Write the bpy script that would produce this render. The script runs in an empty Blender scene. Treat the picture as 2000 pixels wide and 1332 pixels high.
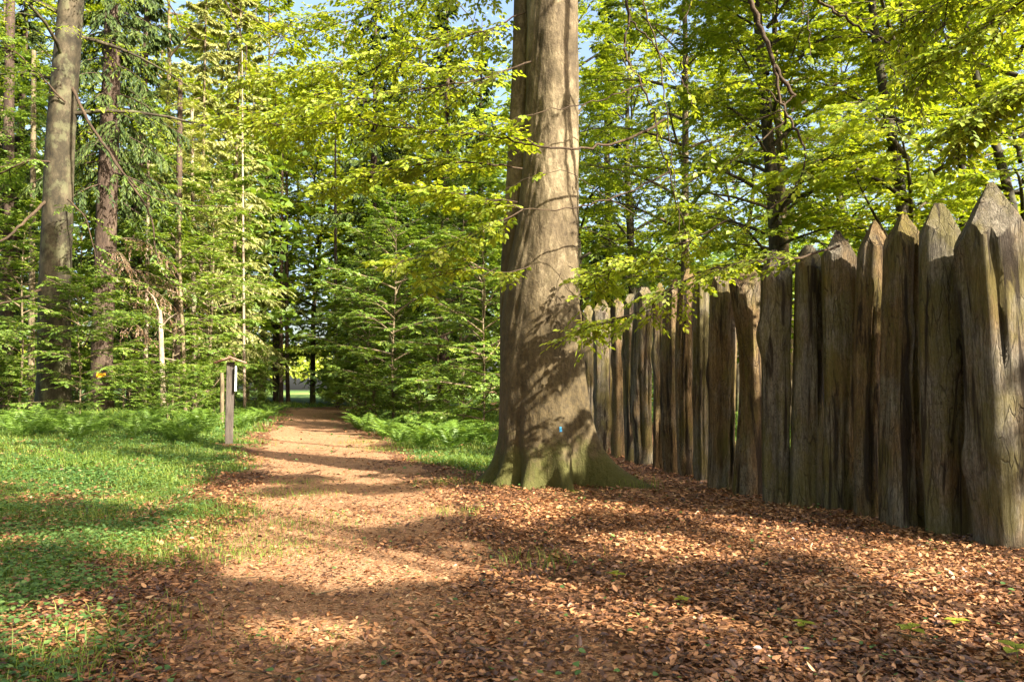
import bpy, math, random
import numpy as np

# ------------------------------------------------------------------ camera, world, sun, exposure
scene = bpy.context.scene
COL = scene.collection
F_PX, CX, CY, HORIZON, EYE = 1500.0, 1000.0, 666.0, 760.0, 1.4      # photograph pixels (2000 x 1332)
PITCH = math.atan((HORIZON - CY) / F_PX)
cam_data = bpy.data.cameras.new('camera')
cam_data.sensor_width = 36.0
cam_data.lens = 36.0 * F_PX / 2000.0
cam_data.clip_end = 2000.0
cam = bpy.data.objects.new('camera', cam_data)
COL.objects.link(cam)
cam.location = (0, 0, EYE)
cam.rotation_euler = (math.pi / 2 + PITCH, 0, 0)
scene.camera = cam

SUN_AZ, SUN_EL = math.radians(131), math.radians(33)                # azimuth clockwise from +Y
SUN = np.array([math.sin(SUN_AZ) * math.cos(SUN_EL), math.cos(SUN_AZ) * math.cos(SUN_EL), math.sin(SUN_EL)])
world = bpy.data.worlds.new('World')
scene.world = world
world.use_nodes = True
wn = world.node_tree.nodes
wn.clear()
sky = wn.new('ShaderNodeTexSky')
sky.sky_type = 'NISHITA'
sky.sun_disc = False
sky.sun_elevation = SUN_EL
sky.sun_rotation = SUN_AZ
sky.air_density = 1.0
sky.dust_density = 5.0
sky.ozone_density = 0.5
bg = wn.new('ShaderNodeBackground')
bg.inputs['Strength'].default_value = 0.095
wo = wn.new('ShaderNodeOutputWorld')
world.node_tree.links.new(sky.outputs[0], bg.inputs[0])
world.node_tree.links.new(bg.outputs[0], wo.inputs[0])

sun_data = bpy.data.lights.new('sun', 'SUN')
sun_data.energy = 5.0
sun_data.angle = math.radians(0.53)
sun_data.color = (1.0, 0.93, 0.80)
sun = bpy.data.objects.new('sun', sun_data)
COL.objects.link(sun)
from mathutils import Vector
sun.rotation_euler = Vector(SUN).to_track_quat('Z', 'Y').to_euler()

vs = scene.view_settings
scene.display_settings.display_device = 'sRGB'
vs.view_transform = 'Standard'
vs.look = 'None'
vs.gamma = 1.0
vs.use_curve_mapping = False
vs.exposure = 2.3
cy = scene.cycles
cy.max_bounces = 8
cy.diffuse_bounces = 4
cy.glossy_bounces = 2
cy.transmission_bounces = 5
cy.transparent_max_bounces = 4
cy.caustics_reflective = False
cy.caustics_refractive = False
cy.sample_clamp_indirect = 6.0
cy.use_denoising = True
scene.render.film_transparent = False

# ------------------------------------------------------------------ geometry helpers
def ray(px, py):
    u, v = (px - CX) / F_PX, (CY - py) / F_PX
    c, s = math.cos(PITCH), math.sin(PITCH)
    return np.array([u, c - s * v, s + c * v])

def at(px, py, Y):
    """point seen at a pixel, at distance Y ahead of the viewer"""
    d = ray(px, py)
    return np.array([0, 0, EYE]) + d * (Y / d[1])

def smooth(a, b, x):
    t = np.clip((np.asarray(x, float) - a) / (b - a), 0, 1)
    return t * t * (3 - 2 * t)

def gh(x, y):
    """height of the terrain"""
    x = np.asarray(x, float); y = np.asarray(y, float)
    z = 0.45 * smooth(5, 16, -x - 0.16 * np.maximum(y - 30, 0))
    z = z + 0.035 * np.sin(x * 0.83 + 0.6 * y) * np.sin(y * 0.47 + 1.3) + 0.012 * np.sin(2.1 * x + 1.0) * np.sin(1.7 * y)
    z = z + 0.5 * smooth(14, 40, x)
    return z

def ground_at(px, py):
    d = ray(px, py)
    z = 0.0
    for _ in range(8):
        t = (z - EYE) / d[2]
        p = np.array([0, 0, EYE]) + d * t
        z = float(gh(p[0], p[1]))
    return np.array([p[0], p[1], z])

def rngs(seed):
    return np.random.default_rng(seed)

def norm(v):
    return v / np.maximum(np.linalg.norm(v, axis=-1, keepdims=True), 1e-9)

UP = np.array([0.0, 0.0, 1.0])

class MB:
    """collects vertices, faces and a per-vertex tint; build() makes one mesh"""
    def __init__(self):
        self.v, self.f, self.t, self.n = [], [], [], 0
    def add(self, V, Fs, tint=None):
        V = np.asarray(V, float).reshape(-1, 3)
        self.v.append(V)
        for Fa in Fs:
            self.f.append(np.asarray(Fa, np.int64) + self.n)
        self.t.append(np.full(len(V), 0.5) if tint is None else np.asarray(tint, float).reshape(-1))
        self.n += len(V)
        return self
    def mesh(self, name, mat, flat=False):
        V = np.concatenate(self.v); T = np.concatenate(self.t)
        me = bpy.data.meshes.new(name)
        me.vertices.add(len(V)); me.vertices.foreach_set('co', V.astype(np.float32).ravel())
        sizes = np.concatenate([np.full(len(f), f.shape[1], np.int32) for f in self.f])
        idx = np.concatenate([f.ravel() for f in self.f]).astype(np.int32)
        starts = np.concatenate([[0], np.cumsum(sizes)[:-1]]).astype(np.int32)
        me.loops.add(len(idx)); me.loops.foreach_set('vertex_index', idx)
        me.polygons.add(len(sizes)); me.polygons.foreach_set('loop_start', starts)
        me.polygons.foreach_set('use_smooth', np.full(len(sizes), not flat, bool))
        a = me.attributes.new('tint', 'FLOAT', 'POINT')
        a.data.foreach_set('value', T.astype(np.float32))
        me.update(calc_edges=True)
        me.validate()
        me.materials.append(mat)
        return me

def link(name, data, parent=None):
    o = bpy.data.objects.new(name, data)
    COL.objects.link(o)
    if parent is not None:
        o.parent = parent
    return o

def tag(o, label, cat, group=None, kind=None):
    o['label'] = label
    if cat: o['category'] = cat
    if group: o['group'] = group
    if kind: o['kind'] = kind
    return o

def empty(name, loc, label, cat, group=None, rz=0.0, s=1.0):
    o = link(name, None)
    o.location = tuple(float(c) for c in loc)
    o.rotation_euler = (0, 0, rz)
    o.scale = (s, s, s) if np.isscalar(s) else s
    return tag(o, label, cat, group)

def tubes(mb, paths, r0, r1, nseg=4, tint=None, power=1.0):
    """many tapered tubes at once; paths (n, m, 3)"""
    P = np.asarray(paths, float)
    n, m, _ = P.shape
    T = np.gradient(P, axis=1)
    T = norm(T)
    ref = np.where(np.abs(T[..., 2:3]) > 0.9, np.array([1.0, 0, 0]), UP)
    A = norm(np.cross(T, ref)); B = np.cross(T, A)
    s = np.linspace(0, 1, m)[None, :] ** power
    r0 = np.broadcast_to(np.asarray(r0, float), (n,))[:, None]; r1 = np.broadcast_to(np.asarray(r1, float), (n,))[:, None]
    R = r0 * (1 - s) + r1 * s
    th = np.arange(nseg) * 2 * math.pi / nseg
    V = P[:, :, None, :] + R[:, :, None, None] * (np.cos(th)[:, None] * A[:, :, None, :] + np.sin(th)[:, None] * B[:, :, None, :])
    base = (np.arange(n) * m * nseg)[:, None, None] + (np.arange(m - 1) * nseg)[None, :, None]
    k = np.arange(nseg)[None, None, :]; k2 = (k + 1) % nseg
    Fq = np.stack([base + k, base + k2, base + nseg + k2, base + nseg + k], -1).reshape(-1, 4)
    mb.add(V.reshape(-1, 3), [Fq], None if tint is None else np.repeat(tint, m * nseg))

def leaves(mb, P, D, N, L, W, tint, full=False, fold=0.25, droop=0.12):
    """leaf blades: base P, direction D, face normal N, length L, width W"""
    D = norm(D); S = norm(np.cross(D, N)); N = np.cross(S, D)
    n = len(P)
    L = np.broadcast_to(L, (n,))[:, None]; W = np.broadcast_to(W, (n,))[:, None]
    if full:
        prof = [(0, 0, 0), (.28, .46, 1), (.64, .40, 1), (1, 0, 0), (.64, -.40, 1), (.28, -.46, 1)]
        V = np.stack([P + D * L * a + S * W * b + N * (abs(b) * fold * W - droop * L * a * a) for a, b, c in prof], 1)
        b0 = (np.arange(n) * 6)[:, None]
        Fs = [np.concatenate([b0 + np.array([[0, 1, 2, 3]]), b0 + np.array([[0, 3, 4, 5]])])]
        k = 6
    else:
        prof = [(0, 0), (.45, .5), (1, 0), (.45, -.5)]
        V = np.stack([P + D * L * a + S * W * b + N * (abs(b) * fold * W - droop * L * a * a) for a, b in prof], 1)
        b0 = (np.arange(n) * 4)[:, None]
        Fs = [np.concatenate([b0 + np.array([[0, 1, 2]]), b0 + np.array([[0, 2, 3]])])]
        k = 4
    mb.add(V.reshape(-1, 3), Fs, np.repeat(tint, k))

def poly_at(paths, t):
    """points and tangents on polylines (n, m, 3) at parameters t (n, k)"""
    n, m, _ = paths.shape
    s = np.clip(t, 0, 0.9999) * (m - 1)
    i = s.astype(int); f = (s - i)[..., None]
    r = np.arange(n)[:, None]
    a, b = paths[r, i], paths[r, i + 1]
    return a * (1 - f) + b * f, norm(b - a)

def offshoots(rng, paths, per, tmin, tmax, length, ang, droop, pts=4, rise=0.0, jit=0.15, taper=0.5, alt=True):
    """side shoots of polylines: returns (n*per, pts, 3)"""
    n = len(paths)
    t = np.linspace(tmin, tmax, per)[None, :] + rng.uniform(-.5, .5, (n, per)) * (tmax - tmin) / per
    p, T = poly_at(paths, np.clip(t, 0, 1))
    H = np.cross(T, UP)
    H = norm(np.where(np.linalg.norm(H, axis=-1, keepdims=True) < 0.05, np.array([1.0, 0, 0]), H))
    sgn = np.where((np.arange(per) % 2) == 0, 1.0, -1.0)[None, :, None] if alt else rng.choice([-1.0, 1.0], (n, per))[..., None]
    a = ang * rng.uniform(.75, 1.25, (n, per))[..., None]
    d = np.cos(a) * T + np.sin(a) * H * sgn + UP * rise + rng.normal(0, jit, (n, per, 3))
    d = norm(d)
    ln = np.broadcast_to(length, (n,))[:, None] * (1 - taper * t) * rng.uniform(.7, 1.25, (n, per))
    s = np.linspace(0, 1, pts)[None, None, :, None]
    Q = p[:, :, None, :] + d[:, :, None, :] * s * ln[..., None, None] - UP * droop * ln[..., None, None] * s * s
    return Q.reshape(-1, pts, 3)

def spray(mb, rng, twigs, K, L, W, spread=0.9, tmin=0.08, full=False, flat=0.25, tilt=0.0, tint_shift=0.0, tint_w=0.35, sag=0.1):
    """alternate leaves along twigs (n, m, 3), held in the plane of the spray"""
    n = len(twigs)
    t = np.linspace(tmin, 1.0, K)[None, :] + rng.uniform(-.3, .3, (n, K)) / K
    p, T = poly_at(twigs, np.clip(t, 0, 1))
    H = np.cross(T, UP)
    H = norm(np.where(np.linalg.norm(H, axis=-1, keepdims=True) < 0.05, np.array([1.0, 0, 0]), H))
    sgn = np.where((np.arange(K) % 2) == 0, 1.0, -1.0)[None, :, None]
    a = spread * rng.uniform(.6, 1.2, (n, K))[..., None]
    a[:, -1] *= 0.15
    D = np.cos(a) * T + np.sin(a) * H * sgn - UP * sag + rng.normal(0, .12, (n, K, 3))
    Nn = norm(np.cross(H, T)); Nn = Nn * np.sign(Nn[..., 2:3] + 1e-6)
    Nn = Nn + rng.normal(0, flat, (n, K, 3))
    size = rng.uniform(.65, 1.15, (n, K))
    tint = np.clip(rng.normal(.5 + tint_shift, tint_w * .5, (n, 1)) + rng.normal(0, tint_w * .5, (n, K)), 0, 1)
    leaves(mb, p.reshape(-1, 3), D.reshape(-1, 3), Nn.reshape(-1, 3), (L * size).ravel(), (W * size).ravel(), tint.ravel(), full)

# ------------------------------------------------------------------ materials
def new_mat(name):
    m = bpy.data.materials.new(name); m.use_nodes = True
    nt = m.node_tree; nt.nodes.clear()
    out = nt.nodes.new('ShaderNodeOutputMaterial')
    return m, nt, out

def N(nt, kind, **kw):
    n = nt.nodes.new(kind)
    for k, v in kw.items():
        if k in n.inputs: n.inputs[k].default_value = v
        else: setattr(n, k, v)
    return n

def ramp(nt, fac, stops):
    r = nt.nodes.new('ShaderNodeValToRGB')
    e = r.color_ramp.elements
    while len(e) < len(stops): e.new(0.5)
    for el, (p, c) in zip(e, stops):
        el.position = p; el.color = (*c, 1)
    nt.links.new(fac, r.inputs[0])
    return r.outputs[0]

def mixc(nt, fac, a, b, mode='MIX'):
    m = nt.nodes.new('ShaderNodeMix'); m.data_type = 'RGBA'; m.blend_type = mode
    for sock, v in ((m.inputs[0], fac), (m.inputs[6], a), (m.inputs[7], b)):
        if isinstance(v, bpy.types.NodeSocket): nt.links.new(v, sock)
        elif np.isscalar(v): sock.default_value = v
        else: sock.default_value = (*v, 1)
    return m.outputs[2]

def math_n(nt, op, a, b=0.0, clamp=False):
    m = nt.nodes.new('ShaderNodeMath'); m.operation = op; m.use_clamp = clamp
    for sock, v in ((m.inputs[0], a), (m.inputs[1], b)):
        if isinstance(v, bpy.types.NodeSocket): nt.links.new(v, sock)
        else: sock.default_value = v
    return m.outputs[0]

def noise(nt, vec, scale, detail=4, rough=.55, dist=0.0):
    n = N(nt, 'ShaderNodeTexNoise', Scale=scale, Detail=detail, Roughness=rough, Distortion=dist)
    if vec is not None: nt.links.new(vec, n.inputs['Vector'])
    return n.outputs['Fac']

def mapping(nt, vec, scale=(1, 1, 1), loc=(0, 0, 0)):
    m = nt.nodes.new('ShaderNodeMapping')
    m.inputs['Scale'].default_value = scale; m.inputs['Location'].default_value = loc
    nt.links.new(vec, m.inputs['Vector'])
    return m.outputs[0]

def leaf_mat(name, stops, translucency=0.45, gloss=0.03, tgain=(1.25, 1.2, .55), hue_var=0.0):
    m, nt, out = new_mat(name)
    at_ = N(nt, 'ShaderNodeAttribute', attribute_name='tint')
    fac = at_.outputs['Fac']
    if hue_var:
        oi = nt.nodes.new('ShaderNodeObjectInfo')
        fac = math_n(nt, 'ADD', fac, math_n(nt, 'MULTIPLY', math_n(nt, 'SUBTRACT', oi.outputs['Random'], .5), hue_var), True)
    col = ramp(nt, fac, stops)
    tcol = mixc(nt, 1.0, col, tgain, 'MULTIPLY')
    d = nt.nodes.new('ShaderNodeBsdfDiffuse'); nt.links.new(col, d.inputs[0])
    t = nt.nodes.new('ShaderNodeBsdfTranslucent'); nt.links.new(tcol, t.inputs[0])
    g = N(nt, 'ShaderNodeBsdfGlossy', Roughness=.5); g.inputs[0].default_value = (1, 1, 1, 1)
    m1 = nt.nodes.new('ShaderNodeMixShader'); m1.inputs[0].default_value = translucency
    nt.links.new(d.outputs[0], m1.inputs[1]); nt.links.new(t.outputs[0], m1.inputs[2])
    m2 = nt.nodes.new('ShaderNodeMixShader'); m2.inputs[0].default_value = gloss
    nt.links.new(m1.outputs[0], m2.inputs[1]); nt.links.new(g.outputs[0], m2.inputs[2])
    nt.links.new(m2.outputs[0], out.inputs[0])
    return m

def principled(nt, out, col, rough=.85, bump=None, strength=.5, dist=.02, spec=.25):
    p = N(nt, 'ShaderNodeBsdfPrincipled', Roughness=rough)
    p.inputs['Specular IOR Level'].default_value = spec
    if isinstance(col, bpy.types.NodeSocket): nt.links.new(col, p.inputs['Base Color'])
    else: p.inputs['Base Color'].default_value = (*col, 1)
    if bump is not None:
        b = N(nt, 'ShaderNodeBump', Strength=strength, Distance=dist)
        nt.links.new(bump, b.inputs['Height']); nt.links.new(b.outputs[0], p.inputs['Normal'])
    nt.links.new(p.outputs[0], out.inputs[0])
    return p

def bark_mat(name, dark, mid, light, stretch=(6, 6, 1.0), moss=None, moss_top=1.2, strength=.6, lichen=None, streak=0.5, stain=None, stain_top=3.6):
    m, nt, out = new_mat(name)
    tc = nt.nodes.new('ShaderNodeTexCoord'); ob = tc.outputs['Object']
    v = mapping(nt, ob, stretch)
    n1 = noise(nt, v, 1.6, 6, .62, .6)
    n2 = noise(nt, mapping(nt, ob, (1, 1, .8)), 1.4, 5, .6)
    n3 = noise(nt, ob, 30, 6, .7)
    fac = math_n(nt, 'ADD', math_n(nt, 'MULTIPLY', n1, streak), math_n(nt, 'ADD', math_n(nt, 'MULTIPLY', n2, 1 - streak), math_n(nt, 'MULTIPLY', math_n(nt, 'SUBTRACT', n3, .5), .22)))
    col = ramp(nt, fac, [(.36, dark), (.49, mid), (.62, light)])
    if lichen:
        ln = noise(nt, mapping(nt, ob, (1, 1, .7), (3, 1, 7)), 2.6, 6, .68)
        lf = ramp(nt, ln, [(.52, (0, 0, 0)), (.62, (1, 1, 1))])
        col = mixc(nt, math_n(nt, 'MULTIPLY', lf, .55), col, lichen)
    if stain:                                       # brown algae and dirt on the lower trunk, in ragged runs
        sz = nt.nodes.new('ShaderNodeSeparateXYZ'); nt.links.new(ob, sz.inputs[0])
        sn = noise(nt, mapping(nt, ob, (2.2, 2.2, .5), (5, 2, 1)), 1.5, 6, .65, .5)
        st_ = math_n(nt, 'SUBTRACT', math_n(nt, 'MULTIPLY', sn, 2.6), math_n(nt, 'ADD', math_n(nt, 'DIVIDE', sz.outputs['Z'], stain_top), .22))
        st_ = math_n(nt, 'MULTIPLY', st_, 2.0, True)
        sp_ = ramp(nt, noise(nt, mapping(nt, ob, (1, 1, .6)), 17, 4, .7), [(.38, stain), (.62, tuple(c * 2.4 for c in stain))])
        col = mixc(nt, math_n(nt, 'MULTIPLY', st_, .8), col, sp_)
    if moss:
        sep = nt.nodes.new('ShaderNodeSeparateXYZ'); nt.links.new(ob, sep.inputs[0])
        h = math_n(nt, 'DIVIDE', sep.outputs['Z'], moss_top)
        mn = noise(nt, ob, 3.2, 6, .65)
        mf = math_n(nt, 'SUBTRACT', math_n(nt, 'MULTIPLY', mn, 2.0), math_n(nt, 'ADD', h, .25))
        mf = math_n(nt, 'MULTIPLY', mf, 2.2, True)
        col = mixc(nt, math_n(nt, 'MULTIPLY', mf, .65), col, moss)
    hgt = math_n(nt, 'ADD', n1, math_n(nt, 'MULTIPLY', n3, .4))
    principled(nt, out, col, .85, hgt, strength, .03)
    return m

M = {}
M['beech_leaf'] = leaf_mat('beech_leaf', [(0, (.13, .19, .014)), (.5, (.21, .28, .02)), (1, (.33, .36, .04))], .55, tgain=(1.35, 1.25, .55), hue_var=.25)
M['beech_leaf_bright'] = leaf_mat('beech_leaf_bright', [(0, (.16, .23, .014)), (.5, (.25, .32, .022)), (1, (.37, .39, .045))], .55, tgain=(1.3, 1.2, .55))
M['sapling_leaf'] = leaf_mat('sapling_leaf', [(0, (.09, .16, .022)), (.5, (.15, .235, .03)), (1, (.26, .32, .05))], .5, tgain=(1.3, 1.2, .5), hue_var=.3)
M['spruce_needle'] = leaf_mat('spruce_needle', [(0, (.022, .042, .014)), (.5, (.05, .078, .02)), (1, (.11, .14, .03))], .2, gloss=.008)
M['young_spruce_needle'] = leaf_mat('young_spruce_needle', [(0, (.14, .17, .04)), (.5, (.26, .28, .07)), (1, (.38, .37, .13))], .4, hue_var=.2)
M['dead_needle'] = leaf_mat('dead_needle', [(0, (.10, .05, .025)), (.5, (.17, .09, .045)), (1, (.26, .16, .08))], .3, tgain=(1, .8, .6))
M['grass'] = leaf_mat('grass', [(0, (.08, .14, .018)), (.5, (.15, .225, .03)), (1, (.26, .29, .06))], .5, gloss=.02)
M['cover_leaf'] = leaf_mat('cover_leaf', [(0, (.05, .11, .025)), (.5, (.09, .175, .04)), (1, (.16, .24, .06))], .4, gloss=.03)
M['fern'] = leaf_mat('fern', [(0, (.08, .16, .018)), (.5, (.14, .24, .03)), (1, (.22, .31, .045))], .5)
M['litter'] = leaf_mat('litter', [(0, (.05, .018, .007)), (.3, (.17, .068, .023)), (.6, (.36, .165, .062)), (.85, (.50, .26, .11)), (1, (.60, .39, .20))], .12, gloss=.06, tgain=(1, .75, .5))

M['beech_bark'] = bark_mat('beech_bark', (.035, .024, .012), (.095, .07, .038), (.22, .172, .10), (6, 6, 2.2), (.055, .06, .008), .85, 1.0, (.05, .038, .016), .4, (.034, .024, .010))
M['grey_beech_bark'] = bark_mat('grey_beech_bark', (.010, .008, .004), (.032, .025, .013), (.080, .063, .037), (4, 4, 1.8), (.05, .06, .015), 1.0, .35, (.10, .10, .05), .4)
M['spruce_bark'] = bark_mat('spruce_bark', (.02, .012, .008), (.048, .031, .02), (.092, .064, .043), (9, 9, 2.0), None, 1, .9)
M['pale_bark'] = bark_mat('pale_bark', (.08, .055, .035), (.2, .15, .1), (.34, .28, .2), (4, 4, 2.0), None, 1, .4)
M['thin_bark'] = bark_mat('thin_bark', (.05, .038, .022), (.12, .09, .05), (.22, .17, .1), (5, 5, 1.5), None, 1, .4)
M['twig'] = bark_mat('twig', (.018, .011, .007), (.04, .025, .014), (.085, .056, .03), (20, 20, 20), None, 1, .2)

def ground_mat(name, kind):
    m, nt, out = new_mat(name)
    geo = nt.nodes.new('ShaderNodeNewGeometry'); P = geo.outputs['Position']
    big = noise(nt, P, .55, 4, .6)
    mid = noise(nt, P, 4.0, 6, .65)
    fine = noise(nt, P, 45, 5, .7)
    vor = N(nt, 'ShaderNodeTexVoronoi', Scale=26.0); nt.links.new(P, vor.inputs['Vector'])
    cell = vor.outputs['Color']
    sep = nt.nodes.new('ShaderNodeSeparateColor'); nt.links.new(cell, sep.inputs[0])
    if kind == 'path':
        col = ramp(nt, math_n(nt, 'ADD', math_n(nt, 'MULTIPLY', fine, .6), math_n(nt, 'MULTIPLY', mid, .4)), [(.32, (.12, .05, .02)), (.5, (.28, .14, .064)), (.68, (.47, .265, .135))])
        vf = N(nt, 'ShaderNodeTexVoronoi', Scale=70.0); nt.links.new(P, vf.inputs['Vector'])
        s2 = nt.nodes.new('ShaderNodeSeparateColor'); nt.links.new(vf.outputs['Color'], s2.inputs[0])
        crumbs = ramp(nt, s2.outputs[0], [(0, (.06, .026, .011)), (.5, (.28, .142, .07)), (1, (.54, .35, .2))])
        col = mixc(nt, .55, col, crumbs)
        col = mixc(nt, math_n(nt, 'MULTIPLY', ramp(nt, big, [(.4, (0, 0, 0)), (.65, (1, 1, 1))]), .3), col, (.17, .085, .04))
    else:
        soil = ramp(nt, sep.outputs[0], [(0, (.05, .022, .01)), (.5, (.15, .07, .032)), (1, (.28, .15, .075))])
        soil = mixc(nt, .4, soil, ramp(nt, fine, [(.3, (.05, .025, .012)), (.7, (.22, .12, .06))]))
        green = ramp(nt, math_n(nt, 'ADD', math_n(nt, 'MULTIPLY', sep.outputs[1], .5), math_n(nt, 'MULTIPLY', mid, .5)), [(.2, (.02, .045, .008)), (.5, (.045, .085, .015)), (.85, (.1, .14, .03))])
        at_ = N(nt, 'ShaderNodeAttribute', attribute_name='tint')
        gf = math_n(nt, 'ADD', at_.outputs['Fac'], math_n(nt, 'MULTIPLY', math_n(nt, 'SUBTRACT', mid, .5), 1.6))
        gf = ramp(nt, gf, [(.42, (0, 0, 0)), (.6, (1, 1, 1))])
        col = mixc(nt, gf, soil, green)
    hgt = math_n(nt, 'ADD', fine, math_n(nt, 'MULTIPLY', sep.outputs[2], .5))
    principled(nt, out, col, .92, hgt, .7, .02, .15)
    return m

M['ground'] = ground_mat('forest_floor', 'ground')
M['path'] = ground_mat('path_soil', 'path')

def log_mat():
    m, nt, out = new_mat('weathered_log')
    tc = nt.nodes.new('ShaderNodeTexCoord'); ob = tc.outputs['Object']
    oi = nt.nodes.new('ShaderNodeObjectInfo')
    off = nt.nodes.new('ShaderNodeVectorMath'); off.operation = 'MULTIPLY_ADD'
    nt.links.new(oi.outputs['Random'], off.inputs[0]); off.inputs[1].default_value = (37, 53, 71); nt.links.new(ob, off.inputs[2])
    V = off.outputs[0]
    grain = noise(nt, mapping(nt, V, (9, 9, .9)), 2.4, 10, .74, .9)
    fineg = noise(nt, mapping(nt, V, (42, 42, 7.0)), 2.5, 6, .75, .3)
    patch = noise(nt, mapping(nt, V, (1.6, 1.6, .8)), 1.6, 5, .6)
    fac = math_n(nt, 'ADD', math_n(nt, 'MULTIPLY', grain, .52), math_n(nt, 'MULTIPLY', fineg, .48))
    warm = ramp(nt, fac, [(.34, (.022, .013, .006)), (.45, (.10, .062, .027)), (.56, (.20, .13, .06)), (.68, (.36, .255, .135))])
    grey = ramp(nt, fac, [(.34, (.024, .018, .012)), (.47, (.118, .097, .068)), (.66, (.33, .285, .21))])
    pf = math_n(nt, 'ADD', patch, math_n(nt, 'MULTIPLY', math_n(nt, 'SUBTRACT', oi.outputs['Random'], .4), .3))
    col = mixc(nt, ramp(nt, pf, [(.42, (0, 0, 0)), (.6, (1, 1, 1))]), warm, grey)
    # olive algae in patches
    al = noise(nt, mapping(nt, V, (1.3, 1.3, .7), (9, 4, 2)), 2.0, 6, .62)
    sep = nt.nodes.new('ShaderNodeSeparateXYZ'); nt.links.new(ob, sep.inputs[0])
    alf = math_n(nt, 'MULTIPLY', ramp(nt, math_n(nt, 'ADD', al, math_n(nt, 'MULTIPLY', math_n(nt, 'SUBTRACT', oi.outputs['Random'], .5), .16)), [(.45, (0, 0, 0)), (.58, (1, 1, 1))]), .65)
    col = mixc(nt, alf, col, mixc(nt, fac, (.05, .042, .010), (.19, .155, .03)))
    # black rot streaks running with the grain
    rot = noise(nt, mapping(nt, V, (4.5, 4.5, .33), (1, 8, 3)), 1.5, 5, .6, .8)
    rf = ramp(nt, rot, [(.55, (0, 0, 0)), (.61, (1, 1, 1))])
    col = mixc(nt, math_n(nt, 'MULTIPLY', rf, .88), col, (.022, .014, .009))
    # drying checks: thin black lines along the grain
    ck = N(nt, 'ShaderNodeTexVoronoi', Scale=1.0); ck.feature = 'DISTANCE_TO_EDGE'
    wv = nt.nodes.new('ShaderNodeVectorMath'); wv.operation = 'MULTIPLY_ADD'
    nz_ = N(nt, 'ShaderNodeTexNoise', Scale=3.0, Detail=3.0); nt.links.new(V, nz_.inputs['Vector'])
    nt.links.new(nz_.outputs['Color'], wv.inputs[0]); wv.inputs[1].default_value = (.09, .09, .0); nt.links.new(V, wv.inputs[2])
    nt.links.new(mapping(nt, wv.outputs[0], (13, 13, .75)), ck.inputs['Vector'])
    cf = ramp(nt, ck.outputs['Distance'], [(.0, (1, 1, 1)), (.028, (0, 0, 0))])
    cf = math_n(nt, 'MULTIPLY', cf, ramp(nt, noise(nt, V, 2.0, 3), [(.42, (0, 0, 0)), (.55, (1, 1, 1))]))
    col = mixc(nt, math_n(nt, 'MULTIPLY', cf, .5), col, (.014, .009, .006))
    # mouldy speckle
    sp = noise(nt, V, 34, 4, .7)
    sf = math_n(nt, 'MULTIPLY', ramp(nt, sp, [(.56, (0, 0, 0)), (.62, (1, 1, 1))]), ramp(nt, noise(nt, V, 1.3, 3), [(.40, (0, 0, 0)), (.6, (1, 1, 1))]))
    col = mixc(nt, math_n(nt, 'MULTIPLY', sf, .7), col, (.04, .028, .02))
    hgt = math_n(nt, 'SUBTRACT', math_n(nt, 'ADD', fac, math_n(nt, 'MULTIPLY', rot, -.4)), math_n(nt, 'MULTIPLY', cf, .5))
    principled(nt, out, col, .86, hgt, 1.0, .05, .2)
    return m
M['log'] = log_mat()

def plain(name, a, b, rough=.7, scale=12, stretch=(1, 1, 1), strength=.3):
    m, nt, out = new_mat(name)
    tc = nt.nodes.new('ShaderNodeTexCoord')
    n = noise(nt, mapping(nt, tc.outputs['Object'], stretch), scale, 5, .6)
    principled(nt, out, ramp(nt, n, [(.3, a), (.7, b)]), rough, n, strength, .01)
    return m
M['post_wood'] = plain('post_wood', (.035, .028, .022), (.10, .08, .062), .85, 5, (10, 10, .8))
M['roof_wood'] = plain('roof_wood', (.16, .08, .05), (.34, .19, .13), .8, 6, (1, 8, 8))
M['board_white'] = plain('board_white', (.62, .64, .68), (.78, .8, .82), .4, 4, (1, 1, 1), .05)
M['yellow_paint'] = plain('yellow_paint', (.55, .25, .01), (.8, .42, .015), .6, 14)
M['blue_paint'] = plain('blue_paint', (.03, .2, .42), (.06, .32, .55), .6, 14)
M['meadow'] = plain('meadow', (.12, .2, .03), (.2, .28, .06), .9, .6)

# ------------------------------------------------------------------ terrain and path
LEFT_EDGE = [(120, 1420), (230, 1290), (340, 1170), (430, 1060), (470, 980), (480, 920), (500, 880), (532, 845), (552, 820), (566, 800)]
RIGHT_EDGE = [(1220, 1420), (1120, 1290), (1010, 1170), (925, 1060), (880, 980), (830, 930), (770, 890), (712, 845), (682, 820), (652, 800)]
le = np.array([ground_at(*p) for p in LEFT_EDGE]); re_ = np.array([ground_at(*p) for p in RIGHT_EDGE])
PY = np.concatenate([[-6.0, 0.0], le[:, 1]])
PXL = np.concatenate([[le[0, 0] + .15, le[0, 0] + .1], le[:, 0]])
PXR = np.concatenate([[re_[0, 0] - .1, re_[0, 0] - .05], np.interp(le[:, 1], re_[:, 1], re_[:, 0])])
def path_l(y): return np.interp(y, PY, PXL)
def path_r(y): return np.interp(y, PY, PXR)
PATH_END = float(PY[-1])

def vnoise(x, y, s, seed=0):
    """cheap smooth noise 0..1 from a lattice"""
    x = np.asarray(x) * s + seed * 17.3; y = np.asarray(y) * s + seed * 9.1
    xi, yi = np.floor(x).astype(int), np.floor(y).astype(int)
    fx, fy = x - xi, y - yi
    fx = fx * fx * (3 - 2 * fx); fy = fy * fy * (3 - 2 * fy)
    def h(i, j):
        v = np.sin(i * 127.1 + j * 311.7 + seed * 74.7) * 43758.5453
        return v - np.floor(v)
    return (h(xi, yi) * (1 - fx) + h(xi + 1, yi) * fx) * (1 - fy) + (h(xi, yi + 1) * (1 - fx) + h(xi + 1, yi + 1) * fx) * fy

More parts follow.
